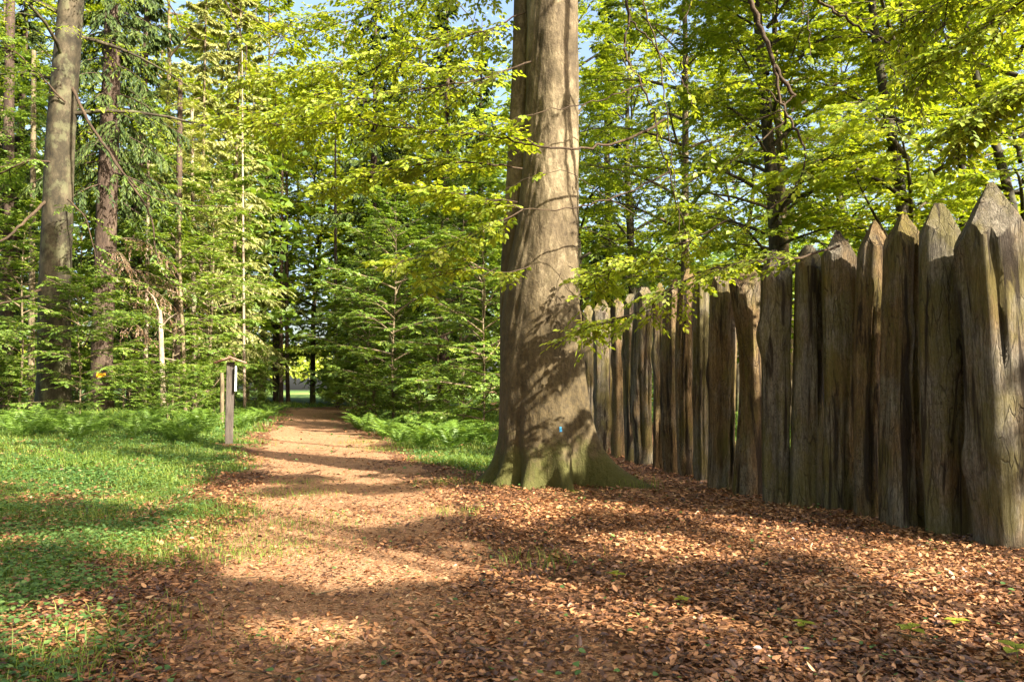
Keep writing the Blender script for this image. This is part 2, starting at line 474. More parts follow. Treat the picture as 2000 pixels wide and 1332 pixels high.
def green_mask(x, y):
    """0..1: how green the floor is"""
    x = np.asarray(x, float); y = np.asarray(y, float)
    l, r = path_l(y), path_r(y)
    n = .6 * vnoise(x, y, .9, 1) + .4 * vnoise(x, y, 2.3, 2)
    off_l = l - x
    left = smooth(-.25, 1.1, off_l + (n - .5) * 2.2) * np.clip(.74 + (n - .45) * 1.7 + .28 * smooth(8, 13, y), 0, 1)
    left = left * np.where(y < 6.5, np.clip(.86 + (n - .5) * 2.0, 0, 1), 1)
    off_r = x - r
    right = smooth(11.3, 14, y + (n - .5) * 3) * smooth(0.1, 1.0, off_r + (n - .5)) * smooth(1.3, .2, x + 0.05 * (y - 14)) * .95
    far_r = smooth(4.5, 7, x) * smooth(9, 14, y) * .8
    return np.clip(np.maximum(np.maximum(left, right), far_r), 0, 1)

def sheet(name, X, Y, Z, mat, tint):
    ny, nx = X.shape
    i = np.arange((ny - 1) * nx).reshape(ny - 1, nx)[:, :-1]
    Fq = np.stack([i, i + 1, i + nx + 1, i + nx], -1).reshape(-1, 4)
    mb = MB().add(np.stack([X, Y, Z], -1), [Fq], tint.ravel())
    return link(name, mb.mesh(name, mat))

ax = np.concatenate([[-420, -260, -160, -100, -70], np.arange(-50, -14, 1.5), np.arange(-14, 14, .3), np.arange(14, 50, 1.5), [50, 70, 100, 160, 260, 420]])
ay = np.concatenate([[-120, -60, -30, -15], np.arange(-8, 26, .3), np.arange(26, 70, 1.5), [72, 85, 100, 130, 180, 260, 420, 700]])
gx, gy = np.meshgrid(ax, ay)
ground = sheet('ground', gx, gy, gh(gx, gy), M['ground'], green_mask(gx, gy))
ground['kind'] = 'structure'; ground['label'] = 'forest floor of soil, leaf litter and moss around the path'

yy = np.concatenate([np.linspace(-4, 12, 90), np.linspace(12.2, PATH_END + 3, 110)])
tt = np.linspace(0, 1, 22)
wob_l = (vnoise(yy * 0, yy, 1.1, 5) - .5) * .5 + (vnoise(yy * 0, yy, 3.7, 6) - .5) * .25
wob_r = (vnoise(yy * 0, yy, 1.0, 7) - .5) * .7 + (vnoise(yy * 0, yy, 3.3, 8) - .5) * .3
px_ = (path_l(yy) + wob_l)[:, None] * (1 - tt) + (path_r(yy) + wob_r)[:, None] * tt
py_ = np.repeat(yy[:, None], len(tt), 1)
edge = np.minimum(tt, 1 - tt) * 2
pz_ = gh(px_, py_) + .012 - .02 * (edge[None, :] < .01)
path = sheet('path', px_, py_, pz_, M['path'], np.zeros(px_.shape))
path['kind'] = 'structure'; path['label'] = 'reddish brown trodden woodland path leading to a bright gap'

mx, my = np.meshgrid(np.linspace(-75, 10, 8), np.linspace(84, 230, 12))
meadow = sheet('meadow', mx, my, gh(mx, my) + .06, M['meadow'], np.ones(mx.shape))
meadow['kind'] = 'structure'; meadow['label'] = 'sunlit meadow seen through the gap at the end of the path'

# ------------------------------------------------------------------ palisade of pointed logs
# apex (x, y), base centre (x, y), width at the shoulders, width at the foot (photograph pixels), tip slope
POSTS = [
    (1930, 350, 1962, 1076, 126, 124, 1.55, 'thick log with its sunlit side to the open end of the palisade'),
    (1836, 383, 1840, 1050, 82, 83, 1.5, 'log with long black rot streaks'),
    (1762, 406, 1756, 1035, 66, 80, 1.7, None),
    (1706, 425, 1690, 1014, 60, 54, 1.8, None),
    (1637, 448, 1631, 1000, 64, 62, 1.7, None),
    (1583, 467, 1567, 991, 60, 62, 1.5, None),
    (1515, 480, 1511, 985, 60, 50, 1.6, None),
    (1458, 500, 1452, 970, 62, 57, 1.4, None),
    (1412, 515, 1403, 957, 46, 42, 1.6, None),
    (1369, 536, 1368, 942, 28, 26, 1.6, 'slim log between two thicker ones'),
    (1344, 520, 1342, 932, 34, 33, 1.6, None),
    (1314, 540, 1313, 926, 32, 32, 1.6, None),
    (1290, 548, 1288, 917, 30, 30, 1.6, None),
    (1258, 552, 1258, 909, 35, 33, 1.6, None),
    (1233, 566, 1234, 902, 26, 25, 1.6, None),
    (1208, 572, 1209, 893, 28, 28, 1.6, None),
    (1176, 578, 1176, 882, 39, 38, 1.5, None),
    (1148, 590, 1148, 870, 20, 20, 1.6, None),
    (1124, 594, 1124, 863, 26, 26, 1.6, None),
    (1100, 600, 1100, 856, 24, 24, 1.6, None),
]
fb = ground_at(1500, 985)
fence = empty('palisade_fence', (fb[0], fb[1], 0), 'tall palisade of thick weathered logs with pointed tips beside the path', 'fence')

def make_log(k, ax_, ay_, bx, by, w0, w1, slope):
    slope *= 1.25 * float(rngs(40 + k).uniform(.8, 1.2)); w0 *= 1.0 if k < 7 else 1.14; w1 *= 1.02 if k < 7 else 1.14
    rng = rngs(500 + k)
    b = ground_at(bx, by)
    rad1 = w1 / F_PX * b[1] / 2; rad0 = w0 / F_PX * b[1] / 2
    b[1] += rad1 * .8                               # the pixel shows the front of the foot
    b = np.array([(bx - CX) / F_PX * b[1] * 1.0, b[1], float(gh((bx - CX) / F_PX * b[1], b[1]))])
    top = at(ax_, ay_, b[1])
    H = top[2] - b[2]
    lean = (top[0] - b[0])
    nr, nz = 48, 58
    th = np.arange(nr) * 2 * math.pi / nr
    tz = np.linspace(0, 1, nz) ** .9
    TH, t = np.meshgrid(th, tz)
    Z = t * H
    R = rad1 * (1 - t) + rad0 * t
    f = np.zeros_like(TH)
    for kk in range(2, 7):
        f += rng.normal(0, .055 / kk ** .4) * np.cos(kk * TH + rng.uniform(0, 6.28) + (rng.normal(0, .5) * t))
    for kk in (9, 13, 17, 23):                      # flutes that follow the grain
        f += rng.normal(0, .016) * np.cos(kk * TH + rng.uniform(0, 6.28) + rng.normal(0, .7) * t)
    f += .06 * np.sin(t * rng.uniform(4, 9) + rng.uniform(0, 6)) * rng.uniform(.2, 1)
    for _ in range(rng.integers(2, 6)):             # knots and burrs
        t0, a0, am = rng.uniform(.12, .85), rng.uniform(math.pi * .8, math.pi * 1.9), rng.uniform(.08, .28)
        da = (TH - a0 + math.pi) % (2 * math.pi) - math.pi
        f += am * np.exp(-(da / .5) ** 2 - ((t - t0) * H / .2) ** 2)
    for _ in range(rng.integers(3, 7)):             # drying cracks
        a0 = rng.uniform(math.pi * .75, math.pi * 1.85); t0 = rng.uniform(.1, .8); ln = rng.uniform(.15, .5)
        c0 = a0 + rng.normal(0, .25) * (t - t0)
        da = (TH - c0 + math.pi) % (2 * math.pi) - math.pi
        f -= rng.uniform(.15, .4) * np.exp(-(da / .07) ** 2) * np.clip(1 - ((t - t0) / ln) ** 2, 0, 1)
    if k in (6, 8, 13):                             # hollowed flank
        da = (TH - math.pi * 1.42 + math.pi) % (2 * math.pi) - math.pi
        f -= .38 * np.exp(-(da / .33) ** 2) * smooth(.62, .50, t) * smooth(.02, .2, t)
    R = R * (1 + f) * (1 + .06 * np.exp(-Z / .12))
    sweep = .05 * np.sin(t * math.pi) * rng.normal(0, 1)
    sw2 = .04 * np.sin(t * math.pi) * rng.normal(0, 1)
    X = R * np.cos(TH); Y = R * np.sin(TH)
    # pyramid tip: two hewn faces meet in an edge towards the viewer
    rot = math.radians(219 + rng.normal(0, 14)); off = rng.normal(0, .12, 2) * rad0
    c, s = math.cos(rot - math.pi / 4), math.sin(rot - math.pi / 4)
    sl2 = slope * rng.uniform(.85, 1.2)
    blunt = rng.uniform(.03, .11)
    gx_, gy_ = rng.normal(0, 14, 2), rng.uniform(0, 6, 2)
    def tip(x, y):
        return tip0(x, y) + .012 * np.sin(gx_[0] * x + gx_[1] * y + gy_[0]) + .008 * np.sin(31 * x - 23 * y + gy_[1])
    def tip0(x, y):
        u = (x - off[0]) * c + (y - off[1]) * s; v = -(x - off[0]) * s + (y - off[1]) * c
        return H - np.maximum(np.maximum(np.where(u > 0, slope, sl2) * np.abs(u), np.where(v > 0, sl2, slope) * np.abs(v)), blunt)
    shoulder = tip(X[-1], Y[-1])
    Zc = -.2 + t * (shoulder[None, :] + .2)
    V = np.stack([X + sweep + lean * t, Y + sw2, Zc], -1)
    rings = [V.reshape(-1, 3)]
    xe, ye = X[-1], Y[-1]
    ncap = 12
    for j in range(1, ncap + 1):
        q = 1 - j / ncap * .985
        xx = off[0] * (1 - q) + xe * q; y2 = off[1] * (1 - q) + ye * q
        zt = tip(xx, y2) + rng.normal(0, .004, nr)
        rings.append(np.stack([xx + lean, y2, zt], -1))
    n_tot = nz + ncap
    i = (np.arange(n_tot - 1) * nr)[:, None]; kx = np.arange(nr)[None, :]; k2 = (kx + 1) % nr
    Fq = np.stack([i + kx, i + k2, i + nr + k2, i + nr + kx], -1).reshape(-1, 4)
    capf = (np.arange(nr) + (n_tot - 1) * nr)[None, :]
    me = MB().add(np.concatenate(rings), [Fq]).mesh('log', M['log'])
    # the hewn tip is faceted, the flanks are round
    me.polygons.foreach_set('use_smooth', np.arange(len(me.polygons)) < (nz - 1) * nr)
    ed = np.array([e.vertices[:] for e in me.edges])
    ring = slice((nz - 1) * nr, nz * nr)
    sh = me.attributes.new('sharp_edge', 'BOOLEAN', 'EDGE')
    sh.data.foreach_set('value', ((ed >= ring.start) & (ed < ring.stop)).all(1))
    o = link('log', me, fence)
    o.location = (b[0] - fb[0], b[1] - fb[1], b[2])
    return o
for k, p in enumerate(POSTS):
    o = make_log(k, *p[:7])
    if p[7]: o['label'] = p[7]

# ------------------------------------------------------------------ trees: generic growth
def trunk_mesh(mb, pts, radii, nr=20, seed=0, lobes=(), flute=.03, flare=.5, flare_h=.5):
    """round trunk through pts (m, 3) with radii (m); root lobes (angle, amount, width, height)"""
    rng = rngs(seed)
    pts = np.asarray(pts, float); radii = np.asarray(radii, float)
    m = len(pts)
    nz = max(12, int(m * 6)) if m < 12 else m
    s = np.linspace(0, 1, nz) ** 1.5 * (m - 1)
    ii = np.arange(m)
    Pc = np.stack([np.interp(s, ii, pts[:, j]) for j in range(3)], -1)
    kern = np.array([.25, .5, .25])
    for _ in range(3):
        Pc[1:-1] = Pc[:-2] * .25 + Pc[1:-1] * .5 + Pc[2:] * .25
    r = np.interp(s, ii, radii)
    th = np.arange(nr) * 2 * math.pi / nr
    TH = th[None, :]; Z = (Pc[:, 2] - Pc[0, 2])[:, None]
    R = r[:, None] * np.ones_like(TH)
    f = np.zeros(R.shape)
    for kk in range(2, 8):
        f += rng.normal(0, flute / kk ** .4) * np.cos(kk * TH + rng.uniform(0, 6.28) + rng.normal(0, .12) * Z)
    for _ in range(10):
        z0, a0 = rng.uniform(0, Z.max()), rng.uniform(0, 6.28)
        da = (TH - a0 + math.pi) % (2 * math.pi) - math.pi
        f += rng.normal(0, .03) * np.exp(-(da / .5) ** 2 - ((Z - z0) / (3 * r.max())) ** 2)
    R = R * (1 + f)
    R = R + r[0] * flare * np.exp(-Z / flare_h) * .35
    for a0, am, w, h in lobes:
        da = (TH - a0 + math.pi) % (2 * math.pi) - math.pi
        R = R + am * np.exp(-(da / w) ** 2) * np.exp(-(Z / h) ** 1.0)
    if lobes:                                       # knobbly bark and root ridges near the ground
        g = np.exp(-Z / .55)
        for kk in (11, 17, 26, 37):
            R = R + r[0] * .035 / kk ** .3 * g * np.cos(kk * TH + rng.uniform(0, 6.28) + 2.0 * np.sin(Z * rng.uniform(2, 5) + rng.uniform(0, 6)))
        R = R + r[0] * .012 * np.sin(9 * Z + 3 * np.sin(4 * TH)) * np.cos(14 * TH + 3 * Z)
    V = Pc[:, None, :] + np.stack([R * np.cos(TH), R * np.sin(TH), np.zeros_like(R)], -1)
    i = (np.arange(nz - 1) * nr)[:, None]; kx = np.arange(nr)[None, :]; k2 = (kx + 1) % nr
    mb.add(V.reshape(-1, 3), [np.stack([i + kx, i + k2, i + nr + k2, i + nr + kx], -1).reshape(-1, 4)])

def limbs(rng, n, z0, z1, lenf, elev, droop, H, pts=6, zpow=1.0):
    u = (np.arange(n) + rng.uniform(.2, .8, n)) / n
    z = z0 + (z1 - z0) * u ** zpow
    az = np.arange(n) * 2.39996 + rng.normal(0, .35, n)
    L = lenf((z - z0) / (z1 - z0)) * rng.uniform(.75, 1.2, n)
    e = elev((z - z0) / (z1 - z0)) + rng.normal(0, .12, n)
    d = np.stack([np.cos(az) * np.cos(e), np.sin(az) * np.cos(e), np.sin(e)], -1)
    s = np.linspace(0, 1, pts)[None, :, None]
    bend = rng.normal(0, .12, (n, 1, 3)); bend[..., 2] = 0
    P = np.stack([np.zeros(n), np.zeros(n), z], -1)[:, None, :] + d[:, None, :] * s * L[:, None, None] - UP * droop * L[:, None, None] * s ** 2 + bend * L[:, None, None] * s ** 2
    return P, L

def gen_broadleaf(seed, H, z0, R, n_limb, sub, tw, K, leaf, leaf_mat_, bark, r_trunk, elev0=.5, droop=.25, top=1.0, shape=None, full=False, tshift=0.0):
    """returns (trunk mesh with limbs, crown mesh)"""
    rng = rngs(seed)
    shape = shape or (lambda t: R * np.sqrt(np.clip(1 - (np.abs(t - .38) / .66) ** 2, .04, 1)))
    tr, cr = MB(), MB()
    pts = np.array([[0, 0, -.2], [0, 0, H * .3], [.02 * H * rng.normal(), .02 * H * rng.normal(), H * .65], [0, 0, H]])
    pts[1:3, :2] += rng.normal(0, .006 * H, (2, 2))
    trunk_mesh(tr, pts, [r_trunk, r_trunk * .82, r_trunk * .5, r_trunk * .08], 12, seed)
    Lp, L = limbs(rng, n_limb, z0, H * .97, shape, lambda t: elev0 + .5 * t, droop, H)
    tubes(tr, Lp, np.clip(L * .014, .012, .12), .006, 5)
    sb = offshoots(rng, Lp, sub, .18, .98, L * .42, .85, .18, 4, .05, .14)
    sbl = np.linalg.norm(sb[:, -1] - sb[:, 0], axis=1)
    tubes(tr, sb, np.clip(sbl * .01, .006, .03), .003, 3)
    twg = offshoots(rng, sb, tw, .15, 1.0, np.maximum(sbl * .42, .3), .75, .15, 3, .02, .18, .35)
    spray(cr, rng, twg, K, leaf, leaf * .62, .9, full=full, tint_shift=tshift)
    return tr.mesh('trunk', bark), cr.mesh('crown', leaf_mat_)

def gen_spruce(seed, H, z0, R, n_limb, needle_mat, bark, r_trunk, sub=12, K=9, hang=.5, needle=.17, wid=.26, tshift=0.0):
    rng = rngs(seed)
    tr, cr = MB(), MB()
    pts = np.array([[0, 0, -.2], [0, 0, H * .35], [0, 0, H * .7], [0, 0, H]])
    pts[1:3, :2] += rng.normal(0, .004 * H, (2, 2))
    trunk_mesh(tr, pts, [r_trunk, r_trunk * .75, r_trunk * .42, .02], 14, seed)
    Lp, L = limbs(rng, n_limb, z0, H * .985, lambda t: R * (1.02 - t) ** .8 * (.75 + .25 * np.sin(t * 40)) + .25, lambda t: -.12 + .55 * t, .22, H)
    Lp[:, -1, 2] += L * .08
    tubes(tr, Lp, np.clip(L * .012, .01, .05), .004, 4)
    sb = offshoots(rng, Lp, sub, .12, 1.0, np.maximum(L * .36, .3), .95, hang, 4, -.05, .12)
    tubes(tr, sb, .006, .002, 3)
    # short needle shoots, overlapping along every branchlet
    spray(cr, rng, sb, K, needle, needle * wid, .65, .0, flat=.8, tint_shift=tshift, sag=.25)
    spray(cr, rng, sb, K, needle * .9, needle * wid, .5, .05, flat=.9, tint_shift=tshift, sag=.5)
    spray(cr, rng, Lp, K, needle, needle * wid, .6, .2, flat=.9, tint_shift=tshift)
    return tr.mesh('trunk', bark), cr.mesh('crown', needle_mat)

def tree_copy(name, meshes, loc, label, group, rz=0.0, s=1.0):
    t = empty(name, loc, label, 'tree', group, rz, s)
    link('trunk', meshes[0], t); link('crown', meshes[1], t)
    return t

def spot(px, d):
    x = (px - CX) / F_PX * d
    return np.array([x, d, float(gh(x, d)) - .03])

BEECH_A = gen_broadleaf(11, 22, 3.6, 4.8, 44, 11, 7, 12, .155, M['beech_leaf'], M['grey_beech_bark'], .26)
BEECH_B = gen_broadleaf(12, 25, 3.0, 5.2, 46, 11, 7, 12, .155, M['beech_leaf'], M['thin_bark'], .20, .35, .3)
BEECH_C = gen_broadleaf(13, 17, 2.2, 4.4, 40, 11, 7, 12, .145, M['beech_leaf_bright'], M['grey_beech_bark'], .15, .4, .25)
SAP_A = gen_broadleaf(21, 8.5, .5, 2.6, 34, 10, 6, 11, .115, M['sapling_leaf'], M['thin_bark'], .05, .25, .15)
SAP_B = gen_broadleaf(22, 6.5, .4, 2.4, 30, 10, 6, 11, .11, M['sapling_leaf'], M['thin_bark'], .035, .2, .12)
SAP_C = gen_broadleaf(23, 12, 1.2, 3.2, 38, 10, 6, 11, .135, M['sapling_leaf'], M['thin_bark'], .085, .3, .2)
SPR_A = gen_spruce(31, 30, 4.5, 3.6, 100, M['spruce_needle'], M['spruce_bark'], .36, 15, 14, .6, .27, .30)
SPR_B = gen_spruce(32, 26, 2.5, 3.2, 90, M['young_spruce_needle'], M['thin_bark'], .13, 14, 13, .4, .24, .30)
SHRUB_A = gen_broadleaf(41, 2.0, .12, 1.1, 20, 7, 5, 9, .09, M['sapling_leaf'], M['thin_bark'], .018, .5, .1)

def T(kind, px, d, label, group, rz, s=1.0, name=None):
    names = {'BA': ('beech_tree', BEECH_A), 'BB': ('beech_tree', BEECH_B), 'BC': ('beech_tree', BEECH_C), 'SA': ('beech_sapling', SAP_A), 'SB': ('beech_sapling', SAP_B),
             'SC': ('beech_sapling', SAP_C), 'PA': ('spruce_tree', SPR_A), 'PB': ('spruce_tree', SPR_B), 'SH': ('shrub', SHRUB_A)}
    nm, me = names[kind]
    return tree_copy(name or nm, me, spot(px, d), label, group, rz, s)

G_FENCE = 'beech trees behind the palisade'
T('BA', 1512, 24, 'grey beech trunk rising behind the middle of the palisade, thickest there', G_FENCE, .4, 1.0)
T('BB', 1546, 27, 'thinner dark trunk close beside the grey beech behind the palisade', G_FENCE, 1.9, .9)
T('BC', 1786, 21, 'slim straight beech against bright sky behind the palisade', G_FENCE, 2.7, 1.25)
T('BB', 1338, 31, 'dark stemmed beech just right of the big beech, behind the palisade', G_FENCE, 4.1, 1.0)
T('BC', 1885, 29, 'thin beech far behind the second log from the palisade end', G_FENCE, 5.2, 1.2)
T('BA', 1660, 36, 'distant beech with sunny crown between the grey beech and the slim one', G_FENCE, .9, .95)
T('BC', 2010, 20, 'leafy beech whose crown fills the upper right corner', G_FENCE, 3.3, 1.1)
T('BA', 1240, 40, 'far beech with dense crown right behind the big beech trunk', G_FENCE, 2.2, 1.0)
T('BC', 1440, 46, 'farthest bright beech seen over the middle of the palisade', G_FENCE, 1.2, 1.35)

G_CON = 'spruces across the middle of the wood'
T('PA', 725, 50, 'tall dark spruce behind the path end, left of the big beech', G_CON, .3, 1.0)
T('PA', 868, 46, 'tall dark spruce nearest the left side of the big beech', G_CON, 1.6, .95)
T('PA', 770, 60, 'dark spruce standing between two other tall spruces', G_CON, 2.9, 1.05)
T('PA', 940, 58, 'dark spruce half hidden behind the left edge of the big beech', G_CON, 4.0, 1.0)
T('PA', 1190, 52, 'dark spruce showing in gaps right of the big beech trunk', G_CON, 5.0, 1.0)
G_BC = 'tall beeches in the middle distance'
T('BB', 512, 62, 'tall beech crown high above the left of the path end', G_BC, .7, 1.4)
T('BC', 540, 61, 'bright beech rising left of the gap behind the dark trunks', G_BC, 1.1, 1.45)
T('BC', 612, 60, 'bright beech arching over the path end right of the gap', G_BC, 2.4, 1.45)
T('SC', 462, 66, 'tall sapling behind the two dark trunks by the gap', G_BC, .4, 1.2)
T('BB', 665, 68, 'tall beech crown high above the right of the path end', G_BC, 1.7, 1.4)
T('BA', 820, 62, 'tall beech crown among the dark spruces', G_BC, 2.9, 1.5)
T('BA', 420, 56, 'tall beech crown behind the pale young spruces', G_BC, 4.6, 1.5)
T('BB', 300, 52, 'tall beech crown right of the dark drooping spruce', G_BC, 5.3, 1.4)
T('BA', 110, 50, 'tall beech crown behind the curved grey beech', G_BC, .2, 1.4)
T('BB', -20, 48, 'tall beech crown at the upper left corner', G_BC, 1.1, 1.4)
T('BA', 1130, 46, 'tall beech crown over the far end of the palisade', G_BC, 2.0, 1.4)
T('BA', 1900, 42, 'tall crown above the pointed log at the palisade end', G_BC, 4.2, 1.3)
G_YS = 'pale green young spruces left of the path'
T('PB', 385, 42, 'pale young spruce with drooping sprays, nearest the dark left spruce', G_YS, .5, 1.05)
T('PB', 456, 46, 'pale young spruce with a straight light trunk above the signpost', G_YS, 2.0, 1.1)
T('PB', 485, 54, 'pale young spruce above the left edge of the path end', G_YS, 3.1, 1.1)
T('PB', 700, 66, 'farthest pale spruce right of the bright gap', G_YS, 4.4, 1.15)
T('PA', 262, 38, 'dark drooping spruce just right of the trunk with the yellow mark', G_CON, .8, .9)
T('PA', 20, 40, 'dark spruce at the left edge of the wood', G_CON, 2.3, .9)

G_SAP = 'beech saplings along the path'
T('SA', 770, 29, 'sapling with a thin reddish stem above the fern bed', G_SAP, .2)
T('SB', 715, 35, 'low sapling leaning over the right path edge', G_SAP, 1.4, 1.1)
T('SA', 855, 32, 'bushy sapling in the middle of the green thicket', G_SAP, 2.6, 1.05)
T('SB', 945, 23, 'slender sapling standing closest to the left of the big beech', G_SAP, 3.9, 1.0)
T('SC', 905, 37, 'taller sapling at the back of the thicket by the big beech', G_SAP, 5.1)
T('SA', 735, 40, 'sapling arching over the far path from the right', G_SAP, .9, 1.15)
T('SC', 770, 44, 'tall sapling behind the thicket, below the dark spruces', G_SAP, 4.5, 1.1)
T('SA', 690, 58, 'distant sapling right of the bright gap', G_SAP, 3.2, 1.1)
T('SC', 450, 50, 'tall sapling left of the bright gap', G_SAP, 2.2)
T('SC', 405, 38, 'tall sapling behind the signpost', G_SAP, 1.2)
T('SA', 340, 33, 'sapling among the ferns right of the pale snag', G_SAP, .1)
T('SA', 245, 36, 'sapling between the yellow marked trunk and the pale snag', G_SAP, 1.0)
T('SC', 150, 42, 'tall sapling seen between the two big left trunks', G_SAP, 2.4)
T('SA', 40, 31, 'sapling left of the big grey trunk', G_SAP, 3.5)
T('SC', -20, 36, 'tall sapling at the left picture edge', G_SAP, 4.6)
T('SB', 160, 25, 'low sapling in front of the gap between the left trunks', G_SAP, 5.5, .75)

# ------------------------------------------------------------------ custom trunks
def px_trunk(rows, Y):
    """rows of (centre x, y, width) in photograph pixels"""
    c = np.array([at(x, y, Y) for x, y, w in rows]); r = np.array([w / F_PX * Y / 2 for x, y, w in rows])
    return c, r

def hero_thing(name, label, base, cat='tree', group=None):
    return empty(name, base, label, cat, group)

# the big beech
YB = 11.6
rows = [(1064, 962, 172), (1064, 895, 172), (1063, 805, 168), (1057, 660, 158), (1059, 553, 143), (1071, 430, 120), (1077, 300, 109), (1079, 200, 106), (1079, 0, 102), (1079, -300, 96), (1070, -900, 84), (1060, -1500, 50)]
c, r = px_trunk(rows, YB)
base = np.array([c[0, 0], YB, float(gh(c[0, 0], YB))])
big = hero_thing('beech_tree', 'big beech with flaring mossy roots standing between the path and the palisade', base)
mb = MB()
c[0, 2] = base[2] - .12
zz = np.linspace(0, len(c) - 1, 150)
cc = np.stack([np.interp(zz, np.arange(len(c)), c[:, j]) for j in range(3)], -1); rr = np.interp(zz, np.arange(len(c)), r)
for _ in range(8):
    cc[1:-1] = (cc[:-2] + 2 * cc[1:-1] + cc[2:]) / 4; rr[1:-1] = (rr[:-2] + 2 * rr[1:-1] + rr[2:]) / 4
D2 = math.pi / 180
trunk_mesh(mb, cc - base, rr, 120, 3, lobes=[(-30 * D2, 1.4, .15, .30), (-30 * D2, .2, .28, .9), (-72 * D2, .5, .13, .42), (-112 * D2, .28, .16, .25), (180 * D2, .55, .17, .26), (-146 * D2, .5, .14, .24), (60 * D2, .6, .3, .3), (120 * D2, .6, .3, .3), (-50 * D2, -.2, .12, .7), (-92 * D2, -.1, .12, .5), (-130 * D2, -.1, .1, .5)], flute=.022, flare=.15, flare_h=.35)
c2, r2 = px_trunk([(1018, 760, 60), (1008, 660, 64), (1004, 553, 56), (1008, 430, 50), (1014, 300, 46), (1020, 150, 42), (1023, 0, 40), (1028, -300, 36), (1010, -700, 26), (980, -1100, 8)], YB + .25)
zz = np.linspace(0, len(c2) - 1, 80)
c2 = np.stack([np.interp(zz, np.arange(len(c2)), c2[:, j]) for j in range(3)], -1); r2 = np.interp(zz, np.arange(len(r2)), r2)
trunk_mesh(mb, c2 - base, r2, 28, 4, flare=0, flute=.03)
# limbs above the picture that carry the hanging branches
rngb = rngs(77)
Lb, LL = limbs(rngb, 14, 9.5, 17.5, lambda t: 6.5 - 3.0 * t, lambda t: .35 + .5 * t, .25, 18)
tubes(mb, Lb, .10, .02, 7)
sbb = offshoots(rngb, Lb, 7, .3, 1.0, LL * .4, .8, .3, 4)
tubes(mb, sbb, .025, .006, 4)
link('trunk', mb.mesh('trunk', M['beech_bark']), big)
mb = MB()
tw = offshoots(rngb, sbb, 6, .1, 1.0, 1.0, .8, .2, 3)
spray(mb, rngb, tw, 8, .10, .062, .9)
link('crown', mb.mesh('crown', M['beech_leaf']), big)

def hero_branch(parent, base, pts, r0, r1, seed, leafm='beech_leaf_bright', twigs=0, tlen=.5, K=7, leaf=.095, tmin=.1, tmax=1.0, droop=.2, subs=0, slen=.8, mat='twig', rise=.05, tshift=0.0, wob=.012, ang=.8):
    """a branch through pixels (x, y, Y) with leafy side twigs"""
    rng = rngs(seed)
    P = np.array([at(*p) for p in pts]) - base
    m = len(P)
    s = np.linspace(0, m - 1, max(10, (m - 1) * 5))
    Q = np.stack([np.interp(s, np.arange(m), P[:, j]) for j in range(3)], -1)
    Q[1:-1] = Q[:-2] * .25 + Q[1:-1] * .5 + Q[2:] * .25
    Q[1:-1] += rng.normal(0, wob, (len(Q) - 2, 3))
    wood, lf = MB(), MB()
    tubes(wood, Q[None], r0, r1, 8)
    tp = []
    carriers = [Q[None]]
    if subs:
        sb = offshoots(rng, Q[None], subs, tmin, tmax, slen, ang, droop, 5, rise, .12, .3)
        tubes(wood, sb, r1 * 1.2 + .003, .0025, 4)
        tw_ = offshoots(rng, sb, max(3, twigs // max(subs, 1)), .12, 1.0, tlen, .75, .12, 3, .02, .15, .3)
        tp.append(tw_)
    elif twigs:
        tp.append(offshoots(rng, Q[None], twigs, tmin, tmax, tlen, ang, droop, 4, rise, .18, .3))
    br = link('branch', None, parent)
    if tp:
        tw_ = np.concatenate([t[:, [0, -1]] if t.shape[1] != 3 else t for t in tp]) if len(tp) > 1 else tp[0]
        tubes(wood, tw_, .004, .0018, 3)
        spray(lf, rng, tw_, K, leaf, leaf * .62, .85, .1, full=True, tint_shift=tshift, flat=.35)
    me = wood.mesh('branch', M[mat])
    bpy.data.objects.remove(br)
    br = link('branch', me, parent)
    if tp:
        link('foliage', lf.mesh('foliage', M[leafm]), br)
    return br

H = lambda *a, **k: hero_branch(big, base, *a, **k)
# hanging stems right of the trunk
H([(1085, -420, 11.6), (1140, -360, 11.4), (1190, -220, 11.2), (1212, -120, 11.2), (1222, 0, 11.2), (1232, 40, 11.2), (1218, 78, 11.2), (1226, 122, 11.1), (1254, 165, 11), (1280, 225, 11), (1286, 285, 10.9), (1308, 325, 10.8), (1318, 385, 10.8), (1336, 440, 10.7)], .026, .008, 101, twigs=10, tlen=.4, tmin=.55)
H([(1190, -220, 11.2), (1230, -130, 11.1), (1250, -60, 11), (1262, 20, 11), (1286, 90, 11), (1294, 150, 11), (1304, 240, 10.9), (1318, 340, 10.8), (1326, 430, 10.8), (1332, 500, 10.8)], .016, .005, 102, twigs=10, tlen=.35, tmin=.5)
H([(1232, 42, 11.2), (1264, 70, 11.2), (1288, 105, 11.3), (1318, 140, 11.4), (1345, 175, 11.5), (1352, 205, 11.5)], .014, .006, 103, twigs=6, tlen=.35, tmin=.4)
H([(1330, -400, 10), (1375, -220, 11), (1365, -60, 11.5), (1345, 20, 11.5), (1320, 65, 11.4), (1292, 92, 11.2)], .012, .006, 104, twigs=4, tlen=.35)
